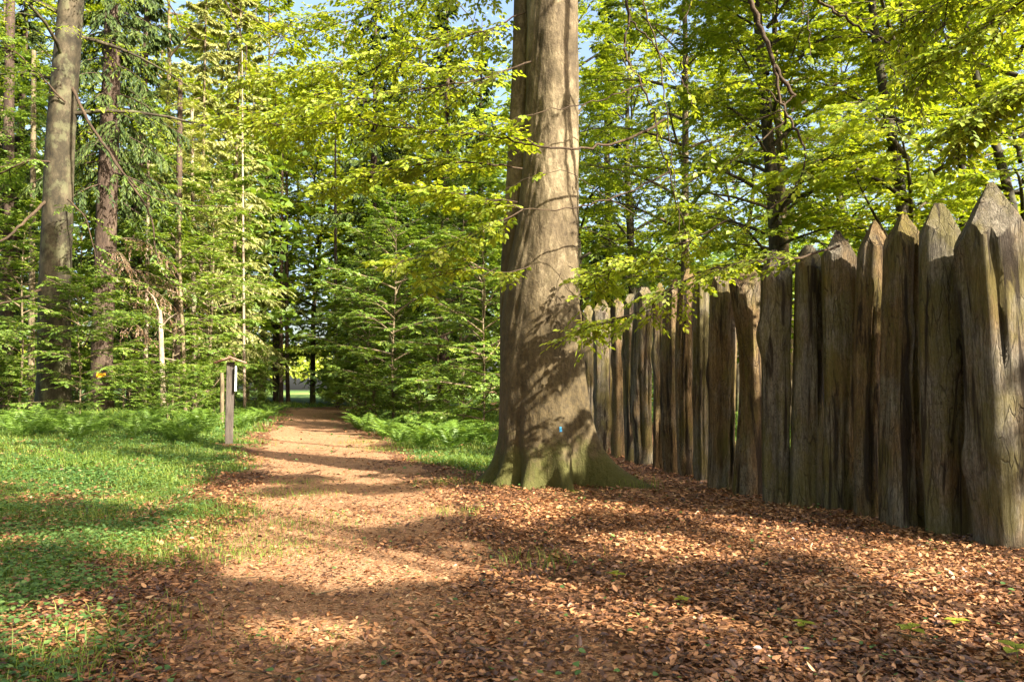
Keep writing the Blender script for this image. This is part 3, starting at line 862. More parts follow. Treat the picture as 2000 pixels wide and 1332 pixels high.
# branches crossing in front of the trunk
H([(1300, 232, 10.7), (1240, 268, 10.6), (1180, 286, 10.5), (1130, 290, 10.4), (1070, 290, 10.3), (1010, 280, 10.4), (950, 264, 10.5), (850, 256, 10.7), (720, 246, 11), (590, 240, 11.4), (500, 250, 11.6)], .02, .006, 106, subs=18, twigs=182, slen=.75, tlen=.4, tmin=.42, K=8)
H([(1310, 335, 10.7), (1250, 365, 10.6), (1190, 388, 10.5), (1130, 405, 10.4), (1080, 411, 10.3), (1020, 407, 10.2), (960, 398, 10.2), (900, 388, 10.2), (830, 372, 10.3)], .014, .004, 107, subs=10, twigs=83, slen=.5, tlen=.35, tmin=.62, K=7)
H([(1260, 165, 10.9), (1200, 188, 10.8), (1130, 207, 10.6), (1072, 214, 10.4), (1010, 232, 10.3), (960, 250, 10.3)], .011, .004, 108, twigs=7, tlen=.35, tmin=.7)
H([(1290, 450, 10.3), (1180, 380, 10.3), (1100, 330, 10.3), (1030, 350, 10.3), (960, 385, 10.3)], .006, .003, 109, twigs=5, tlen=.25, tmin=.6)
# leafy branches left of the trunk
H([(1040, 120, 11.4), (960, 150, 11.0), (850, 172, 10.8), (730, 195, 10.8), (620, 214, 11), (520, 238, 11.4)], .014, .005, 110, subs=20, twigs=286, slen=1.15, tlen=.5, tmin=.1, K=8)
H([(1040, 20, 11.6), (950, 60, 11.6), (850, 92, 11.8), (740, 112, 12), (630, 135, 12.2), (540, 160, 12.5)], .014, .005, 111, subs=20, twigs=286, slen=1.15, tlen=.5, tmin=.08, K=8)
H([(1040, -90, 11.6), (930, -40, 12), (800, 10, 12.4), (680, 40, 12.8), (560, 75, 13)], .014, .005, 112, subs=18, twigs=234, slen=1.15, tlen=.5, tmin=.1, K=8)
H([(1020, 330, 11.2), (930, 318, 11), (840, 316, 10.9), (740, 335, 11), (650, 362, 11.2)], .014, .005, 113, subs=13, twigs=156, slen=.6, tlen=.4, tmin=.1, K=8)
H([(1035, 520, 10.4), (985, 536, 10.1), (930, 520, 10), (880, 530, 9.9), (840, 548, 9.9)], .008, .003, 114, subs=7, twigs=57, slen=.4, tlen=.3, tmin=.05, K=6, leaf=.095)
H([(1020, 410, 10.2), (960, 440, 10), (900, 470, 9.9), (830, 500, 9.9), (760, 516, 9.9)], .009, .003, 115, subs=10, twigs=88, slen=.45, tlen=.32, tmin=.1, K=7, leaf=.095)
H([(1010, 395, 10.1), (940, 388, 9.9), (880, 376, 9.8), (815, 362, 9.8)], .008, .003, 116, subs=7, twigs=67, slen=.4, tlen=.3, tmin=.15, K=6, leaf=.1)
# shoots on the lower right flank of the trunk
H([(1105, 560, 10.95), (1128, 585, 10.7), (1150, 640, 10.5), (1140, 690, 10.4)], .006, .003, 117, twigs=9, tlen=.3, tmin=.2, K=6, leaf=.1)
H([(1110, 520, 11), (1140, 530, 10.7), (1180, 545, 10.5), (1205, 590, 10.3)], .006, .003, 118, twigs=9, tlen=.3, tmin=.2, K=6, leaf=.1)
# low leafy branch in front of the palisade
H([(1640, 480, 8.6), (1570, 502, 8.5), (1490, 508, 8.5), (1420, 520, 8.6), (1345, 545, 8.8), (1290, 582, 9), (1240, 612, 9.2), (1190, 628, 9.4), (1145, 645, 9.6)], .014, .004, 119, subs=18, twigs=166, slen=.55, tlen=.32, tmin=.12, K=7, leaf=.08)
H([(1420, 430, 9.4), (1350, 470, 9.5), (1280, 500, 9.6), (1210, 520, 9.8), (1160, 548, 10)], .01, .004, 120, subs=13, twigs=130, slen=.5, tlen=.32, tmin=.1, K=7, leaf=.08)
# dark overhanging branches at the upper right
DK = dict(leafm='beech_leaf_bright', mat='twig')
H([(1085, -640, 11.6), (1200, -580, 11), (1330, -400, 10), (1425, -170, 9.5), (1460, -10, 9.5), (1482, 50, 9.5), (1508, 118, 9.4), (1530, 160, 9.4), (1554, 188, 9.4)], .045, .022, 121, **DK)
H([(1512, 125, 9.4), (1522, 190, 9.4), (1536, 225, 9.3), (1562, 262, 9.2), (1576, 305, 9.1), (1562, 350, 9), (1545, 380, 9), (1500, 415, 9), (1440, 446, 9.1)], .02, .005, 122, twigs=8, tlen=.35, tmin=.5, **DK)
H([(1554, 188, 9.4), (1530, 205, 9.4), (1500, 178, 9.5), (1450, 155, 9.7), (1390, 180, 9.9)], .012, .004, 123, twigs=7, tlen=.35, tmin=.4, **DK)
H([(1536, 235, 9.3), (1480, 280, 9.4), (1420, 322, 9.5), (1345, 357, 9.6)], .011, .004, 124, twigs=8, tlen=.35, tmin=.3, **DK)
H([(1536, 215, 9.3), (1470, 235, 9.5), (1400, 290, 9.7), (1360, 320, 9.8)], .008, .003, 125, twigs=7, tlen=.35, tmin=.3, **DK)
H([(1425, -175, 9.5), (1500, -140, 9.5), (1545, -60, 9.5), (1566, 0, 9.5), (1580, 60, 9.5), (1582, 108, 9.5)], .014, .006, 126, twigs=3, tlen=.3, **DK)
H([(1425, -175, 9.5), (1490, -110, 9.2), (1545, -50, 9), (1600, 0, 9), (1642, 32, 9), (1690, 62, 9), (1735, 84, 8.9), (1762, 95, 8.9)], .026, .009, 127, twigs=6, tlen=.4, **DK)
H([(1714, 74, 9), (1734, 115, 8.9), (1748, 150, 8.9), (1750, 220, 8.8), (1752, 330, 8.8)], .01, .003, 128, twigs=8, tlen=.35, tmin=.3, **DK)
H([(1758, 135, 8.9), (1778, 145, 8.8), (1800, 200, 8.8), (1808, 260, 8.8), (1818, 340, 8.8)], .008, .003, 129, twigs=8, tlen=.3, tmin=.2, **DK)
H([(1630, 20, 9), (1680, 38, 9), (1740, 30, 9), (1800, -20, 9)], .008, .005, 130, twigs=4, tlen=.35, **DK)
# dark arching twigs at the upper left
H([(400, -60, 12), (440, 0, 12), (458, 45, 12), (482, 95, 12), (480, 150, 12), (464, 182, 12)], .014, .005, 131, twigs=4, tlen=.3, tmin=.5, **DK)
H([(450, 5, 12), (500, 40, 12), (545, 68, 12), (600, 95, 12)], .01, .004, 132, twigs=6, tlen=.35, tmin=.2, **DK)
H([(310, -40, 12), (340, 30, 12), (372, 75, 12), (400, 80, 12), (440, 115, 12), (470, 120, 12)], .01, .004, 133, twigs=2, tlen=.3, **DK)
mk = MB()
pm = at(1095, 838, YB - .87) - base
trunk_blue = at(1095, 838, 10.6)

# left grey beech
YL = 26.0
rows = [(107, 826, 66), (106, 790, 60), (105, 700, 57), (107, 550, 56), (112, 430, 54), (116, 300, 52), (124, 180, 50), (133, 80, 48), (139, 0, 46), (152, -150, 42), (165, -420, 30), (170, -700, 10)]
c, r = px_trunk(rows, YL)
base2 = np.array([c[0, 0], YL, float(gh(c[0, 0], YL))])
lb = hero_thing('beech_tree', 'curved grey beech trunk at the left edge with a mossy foot', base2)
mb = MB(); c[0, 2] = base2[2] - .2
zz = np.linspace(0, len(c) - 1, 90)
cc = np.stack([np.interp(zz, np.arange(len(c)), c[:, j]) for j in range(3)], -1); rr = np.interp(zz, np.arange(len(c)), r)
for _ in range(5):
    cc[1:-1] = (cc[:-2] + 2 * cc[1:-1] + cc[2:]) / 4
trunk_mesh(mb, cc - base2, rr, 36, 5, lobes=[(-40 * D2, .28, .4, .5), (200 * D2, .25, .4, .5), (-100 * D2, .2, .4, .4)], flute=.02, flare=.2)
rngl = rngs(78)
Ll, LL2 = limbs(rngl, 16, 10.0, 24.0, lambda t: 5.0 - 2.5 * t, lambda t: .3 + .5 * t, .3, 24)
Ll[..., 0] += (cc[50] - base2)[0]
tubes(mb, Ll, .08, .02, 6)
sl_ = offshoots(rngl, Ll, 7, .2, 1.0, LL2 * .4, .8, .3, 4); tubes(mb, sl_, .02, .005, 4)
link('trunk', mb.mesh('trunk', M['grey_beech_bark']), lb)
mb = MB(); spray(mb, rngl, offshoots(rngl, sl_, 6, .1, 1, .9, .8, .2, 3), 8, .12, .075, .9)
link('crown', mb.mesh('crown', M['beech_leaf']), lb)
HL = lambda *a, **k: hero_branch(lb, base2, *a, **k)
LK = dict(leafm='sapling_leaf', K=8, leaf=.12)
HL([(140, 170, 25.9), (170, 235, 25), (205, 285, 24.5), (240, 340, 24.2), (290, 385, 24), (340, 400, 24), (450, 405, 24)], .055, .015, 201, twigs=12, tlen=.7, tmin=.5, **LK)
HL([(210, 292, 24.5), (250, 355, 24.3), (285, 400, 24.2), (300, 440, 24.2), (302, 490, 24.2), (320, 540, 24.2), (362, 566, 24.2), (430, 602, 24.2)], .04, .012, 202, twigs=14, tlen=.7, tmin=.5, **LK)
HL([(80, 566, 25.6), (50, 580, 25), (10, 592, 24.5), (-40, 610, 24)], .05, .025, 203, twigs=8, tlen=.8, **LK)
HL([(88, 395, 25.6), (50, 430, 25), (20, 460, 24.6), (-30, 490, 24)], .055, .03, 204, **LK)
HL([(100, 318, 25.6), (60, 312, 25), (20, 330, 25), (-20, 350, 25)], .04, .02, 205, subs=7, twigs=78, slen=1.2, tlen=.7, **LK)
HL([(132, 390, 25.6), (165, 420, 25.2), (180, 470, 25), (190, 520, 25)], .03, .01, 206, subs=6, twigs=52, slen=1.0, tlen=.6, **LK)
HL([(120, 650, 25.4), (170, 640, 24.6), (215, 620, 24.2), (260, 610, 24)], .02, .008, 207, subs=10, twigs=130, slen=1.0, tlen=.6, **LK)
HL([(90, 660, 25.4), (50, 640, 24.8), (10, 650, 24.4), (-30, 640, 24)], .02, .008, 208, subs=10, twigs=130, slen=1.0, tlen=.6, **LK)
HL([(128, 200, 25.6), (80, 150, 25), (30, 100, 24.6), (-20, 90, 24)], .035, .015, 209, subs=7, twigs=104, slen=1.2, tlen=.7, **LK)

# spruce with the yellow way mark
YS = 32.0
rows = [(200, 812, 44), (200, 770, 41), (199, 700, 40), (204, 560, 40), (208, 420, 38), (213, 280, 35), (217, 150, 33), (221, 0, 30), (228, -250, 22), (232, -480, 6)]
c, r = px_trunk(rows, YS)
base3 = np.array([c[0, 0], YS, float(gh(c[0, 0], YS))])
ms = hero_thing('spruce_tree', 'dark rough trunk with a yellow paint mark beside the curved grey beech', base3)
mb = MB(); c[0, 2] = base3[2] - .2
trunk_mesh(mb, c - base3, r, 28, 6, flare=.25, flute=.03)
rs = rngs(79)
Ls, LLs = limbs(rs, 70, 9.0, 24.0, lambda t: 3.0 * (1.05 - t) ** .8, lambda t: -.25 + .5 * t, .35, 24)
Ls[..., 0] += (c[6] - base3)[0] * .8
tubes(mb, Ls, .04, .006, 4)
ss = offshoots(rs, Ls, 13, .1, 1.0, np.maximum(LLs * .4, .4), .95, .75, 4, -.1, .12); tubes(mb, ss, .007, .003, 3)
link('trunk', mb.mesh('trunk', M['spruce_bark']), ms)
mb = MB()
spray(mb, rs, ss, 14, .26, .07, .65, .0, flat=.8, sag=.35); spray(mb, rs, ss, 14, .22, .07, .5, .05, flat=.9, sag=.5)
link('crown', mb.mesh('crown', M['spruce_needle']), ms)
# dead lower branches
for k, (a, z, ln) in enumerate([(-.5, 3.9, 2.2), (-.2, 5.4, 2.6), (.1, 4.6, 2.4), (-.9, 6.6, 2.4), (.4, 6.0, 2.5), (-.35, 7.2, 2.8)]):
    d = np.array([math.cos(a), math.sin(a), .1])
    s = np.linspace(0, 1, 8)[:, None]
    P = np.array([.4 * d[0] + .02 * z, .4 * d[1], z]) + d * s * ln - UP * .5 * ln * s ** 2
    mb = MB(); tubes(mb, P[None], .03, .005, 5)
    sb = offshoots(rngs(300 + k), P[None], 22, .15, 1.0, .8, .9, .8, 4, -.2); tubes(mb, sb, .007, .003, 3)
    br = link('dead_branch', mb.mesh('dead_branch', M['thin_bark']), ms)
    mb = MB(); spray(mb, rngs(320 + k), sb, 12, .15, .035, .7, flat=.9, sag=.5)
    link('foliage', mb.mesh('foliage', M['dead_needle']), br)

def paint_patch(parent, base, centre, axis_xy, rad, w, h, mat, name, seed):
    """a brushed patch lying 4 mm off a trunk of given radius"""
    rng = rngs(seed)
    ang0 = math.atan2(centre[1] - axis_xy[1], centre[0] - axis_xy[0])
    na, nh = 9, 7
    a = np.linspace(-w / 2, w / 2, na) / rad + ang0; z = np.linspace(-h / 2, h / 2, nh)
    A, Z = np.meshgrid(a, z)
    A = A + rng.normal(0, .005, A.shape) + (Z / h) * .1
    Z = Z + rng.normal(0, h * .03, Z.shape)
    V = np.stack([axis_xy[0] + rad * np.cos(A), axis_xy[1] + rad * np.sin(A), centre[2] + Z], -1) - base
    i = np.arange((nh - 1) * na).reshape(nh - 1, na)[:, :-1]
    Fq = np.stack([i, i + 1, i + na + 1, i + na], -1).reshape(-1, 4)
    o = link(name, MB().add(V, [Fq]).mesh(name, M[mat]), parent)
    return o
ctr = at(197, 733, YS - .43)
o = paint_patch(ms, base3, ctr, (at(199.5, 733, YS)[0], YS), .485, .34, .17, 'yellow_paint', 'paint_mark', 1)
o['label'] = 'yellow trail mark painted on the dark trunk'

# thin stems and snags on the left
def stem(rows, Y, mat, label, group, name='thin_tree', seed=0, twigs=(), cat='tree', crown=None):
    c, r = px_trunk(rows, Y)
    b = np.array([c[0, 0], Y, float(gh(c[0, 0], Y))])
    t = empty(name, b, label, cat, group)
    c[0, 2] = b[2] - .1
    mb = MB(); trunk_mesh(mb, c - b, r, 10, seed, flare=.1)
    link('trunk', mb.mesh('trunk', M[mat]), t)
    for k, pts in enumerate(twigs):
        P = np.array([at(x, y, Y) for x, y in pts]) - b
        m2 = MB(); tubes(m2, P[None], .035, .01, 5)
        link('branch', m2.mesh('branch', M[mat]), t)
    if crown:
        z0, H_, R_, mt = crown
        rng = rngs(seed + 900)
        Lc, LLc = limbs(rng, 26, z0, H_, lambda q: R_ * (1.1 - q), lambda q: .2 + .3 * q, .2, H_)
        Lc[..., 0] += np.interp(Lc[..., 2], c[:, 2] - b[2], c[:, 0] - b[0])
        sc = offshoots(rng, Lc, 7, .2, 1, LLc * .45, .8, .2, 4)
        m2 = MB(); spray(m2, rng, offshoots(rng, sc, 4, .1, 1, .6, .8, .2, 3), 7, .13, .08)
        link('crown', m2.mesh('crown', M[mt]), t)
    return t
G_ST = 'thin stems among the ferns on the left'
stem([(320, 783, 11), (316, 700, 10), (313, 620, 9), (312, 605, 6)], 30, 'pale_bark', 'pale sunlit dead trunk with a snapped top, left of the signpost', G_ST, 'dead_snag', 1,
     [[(312, 610), (300, 580), (286, 566)], [(314, 640), (330, 622), (345, 612)], [(315, 700), (335, 702), (360, 708)]])
stem([(282, 778, 9), (284, 700, 9), (286, 640, 8), (288, 500, 7), (290, 300, 5)], 34, 'pale_bark', 'slim pale stem between the yellow marked trunk and the snapped snag', G_ST, seed=2, crown=(7, 14, 2.2, 'sapling_leaf'))
stem([(62, 782, 13), (61, 700, 12), (62, 560, 12), (64, 400, 11), (66, 100, 9)], 34, 'thin_bark', 'reddish brown stem left of the curved grey beech', G_ST, seed=3, crown=(8, 16, 2.6, 'sapling_leaf'))
stem([(12, 790, 24), (14, 600, 23), (16, 300, 20), (20, 0, 16)], 37, 'spruce_bark', 'dark trunk cut by the left picture edge', G_ST, seed=4, crown=(9, 19, 2.8, 'sapling_leaf'))
stem([(138, 780, 10), (137, 650, 10), (136, 400, 9), (135, 100, 7)], 40, 'thin_bark', 'stem half hidden by the right side of the grey beech', G_ST, seed=5)
stem([(345, 780, 15), (346, 650, 14), (349, 450, 13), (352, 150, 9)], 37, 'spruce_bark', 'dark reddish trunk right of the pale snapped snag', G_ST, seed=6, crown=(9, 17, 2.4, 'young_spruce_needle'))
stem([(363, 790, 7), (357, 650, 7), (352, 560, 6), (350, 400, 5)], 33, 'thin_bark', 'thin leaning stem in front of the dark reddish trunk', G_ST, seed=7)
stem([(380, 782, 10), (379, 650, 9), (377, 480, 8), (375, 200, 6)], 40, 'pale_bark', 'light brown stem left of the signpost', G_ST, seed=8, crown=(8, 15, 2.2, 'young_spruce_needle'))
stem([(434, 792, 8), (434, 750, 8), (433, 728, 7)], 27, 'thin_bark', 'broken stump right behind the signpost', G_ST, 'tree_stump', 9, [[(433, 735), (425, 745), (415, 757)]], cat='stump')
stem([(478, 790, 6), (477, 730, 6), (476, 600, 5), (474, 350, 4), (473, 100, 2)], 42, 'pale_bark', 'thin pale stem between the signpost and the path end', G_ST, seed=10)
G_PE = 'dark trunks by the path end'
stem([(549, 797, 9), (549, 700, 8), (550, 500, 7), (552, 250, 5)], 56, 'spruce_bark', 'left one of two dark trunks beside the bright gap', G_PE, seed=11, crown=(10, 20, 3, 'sapling_leaf'))
stem([(563, 797, 9), (561, 730, 8), (560, 560, 7), (560, 250, 5)], 57, 'spruce_bark', 'dark trunk touching the left side of the bright gap', G_PE, seed=12, crown=(10, 20, 3, 'sapling_leaf'))
stem([(536, 796, 7), (536, 700, 7), (536, 600, 6), (537, 350, 4), (538, 150, 2)], 60, 'spruce_bark', 'thinnest dark trunk left of the bright gap', G_PE, seed=13)
stem([(660, 800, 9), (658, 740, 8), (656, 650, 7), (655, 400, 5), (655, 200, 2)], 54, 'spruce_bark', 'dark trunk right of the path end', G_PE, seed=14)

# ------------------------------------------------------------------ signpost
sb_ = ground_at(447, 867)
SX = sb_[1] / F_PX
sign = empty('signpost', sb_, 'wooden signpost with a little pitched roof and a pale board beside the path', 'signpost', rz=.31)
def box(mb, c, size, rot=None):
    v = np.array([[x, y, z] for x in (-.5, .5) for y in (-.5, .5) for z in (-.5, .5)]) * size
    if rot is not None: v = v @ np.array(rot).T
    Fq = np.array([[0, 1, 3, 2], [4, 6, 7, 5], [0, 4, 5, 1], [2, 3, 7, 6], [0, 2, 6, 4], [1, 5, 7, 3]])
    mb.add(v + np.array(c), [Fq])
def bevel_link(name, mb, mat, parent, w=.008):
    o = link(name, mb.mesh(name, M[mat], flat=True), parent)
    bv = o.modifiers.new('bevel', 'BEVEL'); bv.width = w; bv.segments = 2
    return o
hp = (867 - 708) * SX
mb = MB(); box(mb, (0, 0, hp / 2 - .1), (.19, .17, hp + .2)); bevel_link('post', mb, 'post_wood', sign, .02)
zr = hp + .01
def ry(a): return [[math.cos(a), 0, math.sin(a)], [0, 1, 0], [-math.sin(a), 0, math.cos(a)]]
roof = None
mb = MB(); box(mb, (0, 0, zr + .10), (.07, .62, .04)); roof = bevel_link('roof', mb, 'roof_wood', sign)
roof['label'] = 'small pitched roof of reddish boards'
for s_ in (-1, 1):
    for q in range(3):
        mb = MB()
        a = s_ * .30
        cx_ = s_ * (.07 + .12 * q)
        box(mb, (cx_, 0, zr + .085 - abs(cx_) * math.tan(.30) + .006 * (2 - q)), (.14, .60, .036), ry(a))
        bevel_link('plank', mb, 'roof_wood', roof, .004)
mb = MB(); box(mb, (.13, 0, hp - .42), (.035, .42, .62)); bd = bevel_link('board', mb, 'board_white', sign, .006)
bd['label'] = 'pale notice board seen edge on'
for zb in (.25, .58):
    mb = MB(); box(mb, (.1045, 0, hp - zb), (.018, .08, .05)); bevel_link('bracket', mb, 'post_wood', sign, .004)

# blue way mark on the big beech (just off the bark, found by a cast ray below)
bpy.context.view_layer.update()
dg = bpy.context.evaluated_depsgraph_get()
tr_obj = [o for o in big.children if o.name.startswith('trunk')][0]
d = ray(1095, 838); d = d / np.linalg.norm(d)
ok, loc, nrm, _ = tr_obj.ray_cast(Vector(np.array([0, 0, EYE]) - base), Vector(d))
if ok:
    e = np.array(loc); n_ = np.array(nrm); n_[2] = 0; n_ /= np.linalg.norm(n_)
    tx = np.cross(UP, n_)
    rng = rngs(5)
    g = []
    for j in range(5):
        for i in range(4):
            q = e + tx * ((i - 1.5) * .012 + rng.normal(0, .003)) + UP * ((j - 2) * .018 + rng.normal(0, .003)) + n_ * .3
            ok2, l2, n2, _ = tr_obj.ray_cast(Vector(q), Vector(-n_))
            g.append(np.array(l2) + n_ * .004 if ok2 else e)
    i = np.arange(16).reshape(4, 4)[:, :-1]
    Fq = np.stack([i, i + 1, i + 5, i + 4], -1).reshape(-1, 4)
    o = link('paint_mark', MB().add(np.array(g), [Fq]).mesh('paint_mark', M['blue_paint']), big)
    o['label'] = 'small blue paint mark low on the trunk'

# ------------------------------------------------------------------ trees beside and behind the viewer (they shade the clearing)
# Their crowns have gaps: where the sun reaches the clearing in the photograph, no spray stands in its way.
G_OFF = 'beeches standing right of the viewer'
SUNNY = [[(330, 1010), (480, 1000), (620, 1020), (720, 1070), (640, 1110), (500, 1120), (400, 1090), (300, 1050)],
         [(440, 985), (640, 962), (860, 1010), (700, 1030), (500, 1012)], [(480, 1090), (900, 1060), (960, 1110), (700, 1150), (520, 1135)],
         [(850, 955), (1060, 968), (1120, 1010), (1000, 1045), (860, 1000)], [(1290, 976), (1500, 1016), (1700, 1050), (2000, 1070), (2100, 1135), (1780, 1110), (1600, 1096), (1440, 1058)],
         [(1100, 1055), (1250, 1045), (1320, 1060), (1470, 1095), (1300, 1105), (1150, 1092)], [(1670, 1108), (1850, 1138), (2060, 1192), (2060, 1228), (1900, 1200), (1680, 1150)],
         [(1700, 1182), (1860, 1192), (2060, 1250), (2060, 1305), (1870, 1272), (1740, 1240)],
         [(960, 1100), (1060, 1145), (1200, 1155), (1280, 1175), (1360, 1205), (1450, 1262), (1640, 1268), (1580, 1315), (1440, 1295), (1350, 1245), (1200, 1225), (1080, 1195), (960, 1165)],
         [(60, 935), (220, 930), (460, 975), (430, 1000), (200, 985)], [(170, 1030), (330, 1060), (300, 1095), (180, 1060)], [(0, 1180), (130, 1170), (220, 1240), (100, 1290), (0, 1260)],
         [(560, 905), (700, 880), (860, 935), (700, 945)], [(420, 1215), (640, 1200), (760, 1235), (560, 1262)], [(560, 862), (700, 850), (760, 872), (600, 878)], [(0, 880), (300, 880), (420, 905), (0, 915)]]
def to_px(P):
    c, s_ = math.cos(PITCH), math.sin(PITCH)
    x, y, z = P[:, 0], P[:, 1], P[:, 2] - EYE
    w = np.maximum(c * y + s_ * z, .3)
    return CX + F_PX * x / w, CY - F_PX * (c * z - s_ * y) / w
def in_poly(px, py, poly):
    poly = np.array(poly, float); r = np.zeros(len(px), bool)
    for (x0, y0), (x1, y1) in zip(poly, np.roll(poly, -1, 0)):
        r ^= ((y0 > py) != (y1 > py)) & (px < (x1 - x0) * (py - y0) / (y1 - y0 + 1e-9) + x0)
    return r
def sun_gap(rng, P):
    """True for sprays at P that would shade a spot that is sunny"""
    q = P - SUN * (P[:, 2:3] / SUN[2])
    front = q[:, 1] > 2.0
    px, py = to_px(q)
    px = px + rng.normal(0, 6, len(P)); py = py + rng.normal(0, 3, len(P))
    cut = np.zeros(len(P), bool)
    for poly in SUNNY: cut |= in_poly(px, py, poly)
    cut &= front
    cut |= (q[:, 1] > 17) & (rng.uniform(0, 1, len(P)) < .75)          # the wood beyond is mostly sunny
    t = (P[:, 1] - (YB - .6)) / SUN[1]                                  # the upper flank of the big beech
    h = P - SUN * t[:, None]; hx, hy = to_px(h)
    cut |= (t > 0) & in_poly(hx, hy, [(1010, 215), (1150, 215), (1150, 540), (1060, 560), (1010, 500)]) & ((rng.uniform(0, 1, len(P)) < .5) | (vnoise(hx, hy, .02, 6) > .55))
    cut |= (t > 0) & in_poly(hx, hy, [(1105, 560), (1160, 560), (1200, 930), (1130, 930)]) & (vnoise(hx, hy, .03, 4) > .5)
    t = (P[:, 1] - 6.7) / SUN[1]                                        # the end log of the palisade
    h = P - SUN * t[:, None]; hx, hy = to_px(h)
    cut |= (t > 0) & in_poly(hx, hy, [(1910, 400), (2040, 400), (2040, 1100), (1890, 1100)]) & (vnoise(hx, hy, .035, 3) > .22)
    t = (P[:, 1] - 7.8) / SUN[1]                                        # the leaves hanging into the upper right corner
    h = P - SUN * t[:, None]
    cut |= (t > 0) & (h[:, 0] > 3.6) & (h[:, 0] < 8.5) & (h[:, 2] > 4.0) & (h[:, 2] < 8) & (rng.uniform(0, 1, len(P)) < .7)
    keep = np.zeros(len(P), bool)                                       # the palisade: tips sunny, far logs shaded
    for xf, y0, y1 in ((4.4, 6.2, 8.2), (3.95, 8.2, 10), (3.2, 10, 14), (2.5, 13, 20)):
        t = (P[:, 0] - xf) / SUN[0]
        h = P - SUN * t[:, None]
        on = (t > 0) & (h[:, 1] > y0) & (h[:, 1] < y1)
        cut |= on & (h[:, 2] > 2.5) & (h[:, 2] < 3.8) & (y0 < 13) & (vnoise(h[:, 1], h[:, 2], 2.2, 9) > .22)
        keep |= on & (h[:, 1] > 11) & (h[:, 2] < 3.0)
    return cut & ~keep
def shade_tree(loc, label, seed, H_, z0, R_, rt, nl=26):
    nl = int(nl * 1.45)
    rng = rngs(seed)
    b = np.array([loc[0], loc[1], float(gh(*loc)) - .05])
    t = empty('beech_tree', b, label, 'tree', G_OFF)
    tr, cr = MB(), MB()
    pts = np.array([[0, 0, -.2], [0, 0, H_ * .35], [.2, -.1, H_ * .7], [.1, .1, H_]]) + np.array([0, 0, 0])
    trunk_mesh(tr, pts, [rt, rt * .85, rt * .5, .03], 14, seed, flare=.25)
    Lp, L = limbs(rng, nl, z0, H_ * .97, lambda q: R_ * np.sqrt(np.clip(1 - (np.abs(q - .35) / .7) ** 2, .05, 1)), lambda q: .35 + .5 * q, .25, H_)
    pl, _ = poly_at(Lp, np.tile(np.linspace(.1, 1, 12), (len(Lp), 1)))
    gap = sun_gap(rng, pl.reshape(-1, 3) + b).reshape(len(Lp), 12).mean(1)
    Lp, L = Lp[gap < .4], L[gap < .4]
    tubes(tr, Lp, np.clip(L * .009, .01, .05), .004, 5)
    sb = offshoots(rng, Lp, 10, .15, .98, L * .45, .85, .18, 4, .05, .14)
    sbl = np.linalg.norm(sb[:, -1] - sb[:, 0], axis=1)
    keep = ~np.any([sun_gap(rng, sb[:, j] + b) for j in (1, 2, 3)], axis=0)
    tubes(tr, sb[keep], .009, .003, 3)
    keep2 = ~sun_gap(rng, sb[:, 1] + b)
    twg = offshoots(rng, sb, 9, .05, 1.0, np.maximum(sbl * .40, .3), .75, .15, 3, .02, .18, .35)
    twg = twg[np.repeat(keep | keep2, 9)]
    dirs = norm(twg[:, 2] - twg[:, 0]) * .1
    pts_ = [twg[:, 0], (twg[:, 0] + twg[:, 1]) / 2, twg[:, 1], (twg[:, 1] + twg[:, 2]) / 2, twg[:, 2] + dirs]
    twg = twg[~np.any([sun_gap(rng, q_ + b) for q_ in pts_], axis=0)]
    spray(cr, rng, twg, 11, .165, .115, .9)
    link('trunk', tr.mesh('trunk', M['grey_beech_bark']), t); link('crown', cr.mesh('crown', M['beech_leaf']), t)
shade_tree((17.0, -2.3), 'tall beech beyond the right picture edge shading the open end of the palisade', 701, 19, 6, 5.2, .22)
shade_tree((10.5, -7.5), 'tall beech right behind the viewer shading the path', 702, 17, 5.5, 4.8, .2)
shade_tree((21.5, 1.5), 'tall beech right of the palisade shading its middle logs', 703, 20, 6, 5.2, .24)
shade_tree((13.6, -1.6), 'slim beech beyond the right picture edge, second from the palisade end', 704, 14, 4.0, 3.8, .13, 22)
shade_tree((10.4, -3.2), 'slim beech beside the viewer, third from the palisade end', 705, 13, 4.0, 3.6, .12, 22)
shade_tree((12.2, -5.2), 'slim beech behind the viewer to the right, fourth from the palisade end', 708, 14, 4.2, 3.6, .12, 24)
shade_tree((15.2, -6.0), 'slim beech behind the viewer to the right, farthest from the palisade end', 709, 15, 4.5, 3.8, .13, 24)
shade_tree((18.0, -9.5), 'tallest beech far beyond the right picture edge', 706, 21, 6, 5.4, .24)
shade_tree((11.0, 4.6), 'young beech right behind the open end of the palisade', 707, 9.5, 3.4, 2.6, .08, 20)
G_ROUND = 'beeches roofing the clearing around the viewer'
for (x_, y_), lab_, rz_, s_, me_ in [((-9.5, 0.5), 'beech left of the viewer whose crown roofs the clearing', .5, 1.6, BEECH_A), ((-20.0, 3.0), 'beech beyond the left picture edge in front of the curved grey one', 1.8, 1.7, BEECH_B),
                          ((-3.5, -7.0), 'beech straight behind the viewer', 2.7, 1.7, BEECH_A), ((-10.0, -8.0), 'beech behind the viewer to the left', 3.9, 1.6, BEECH_B), ((-17.0, 3.0), 'beech farthest beyond the left picture edge', 5.0, 1.7, BEECH_A)]:
    tree_copy('beech_tree', me_, (x_, y_, float(gh(x_, y_)) - .05), lab_, G_ROUND, rz_, s_)
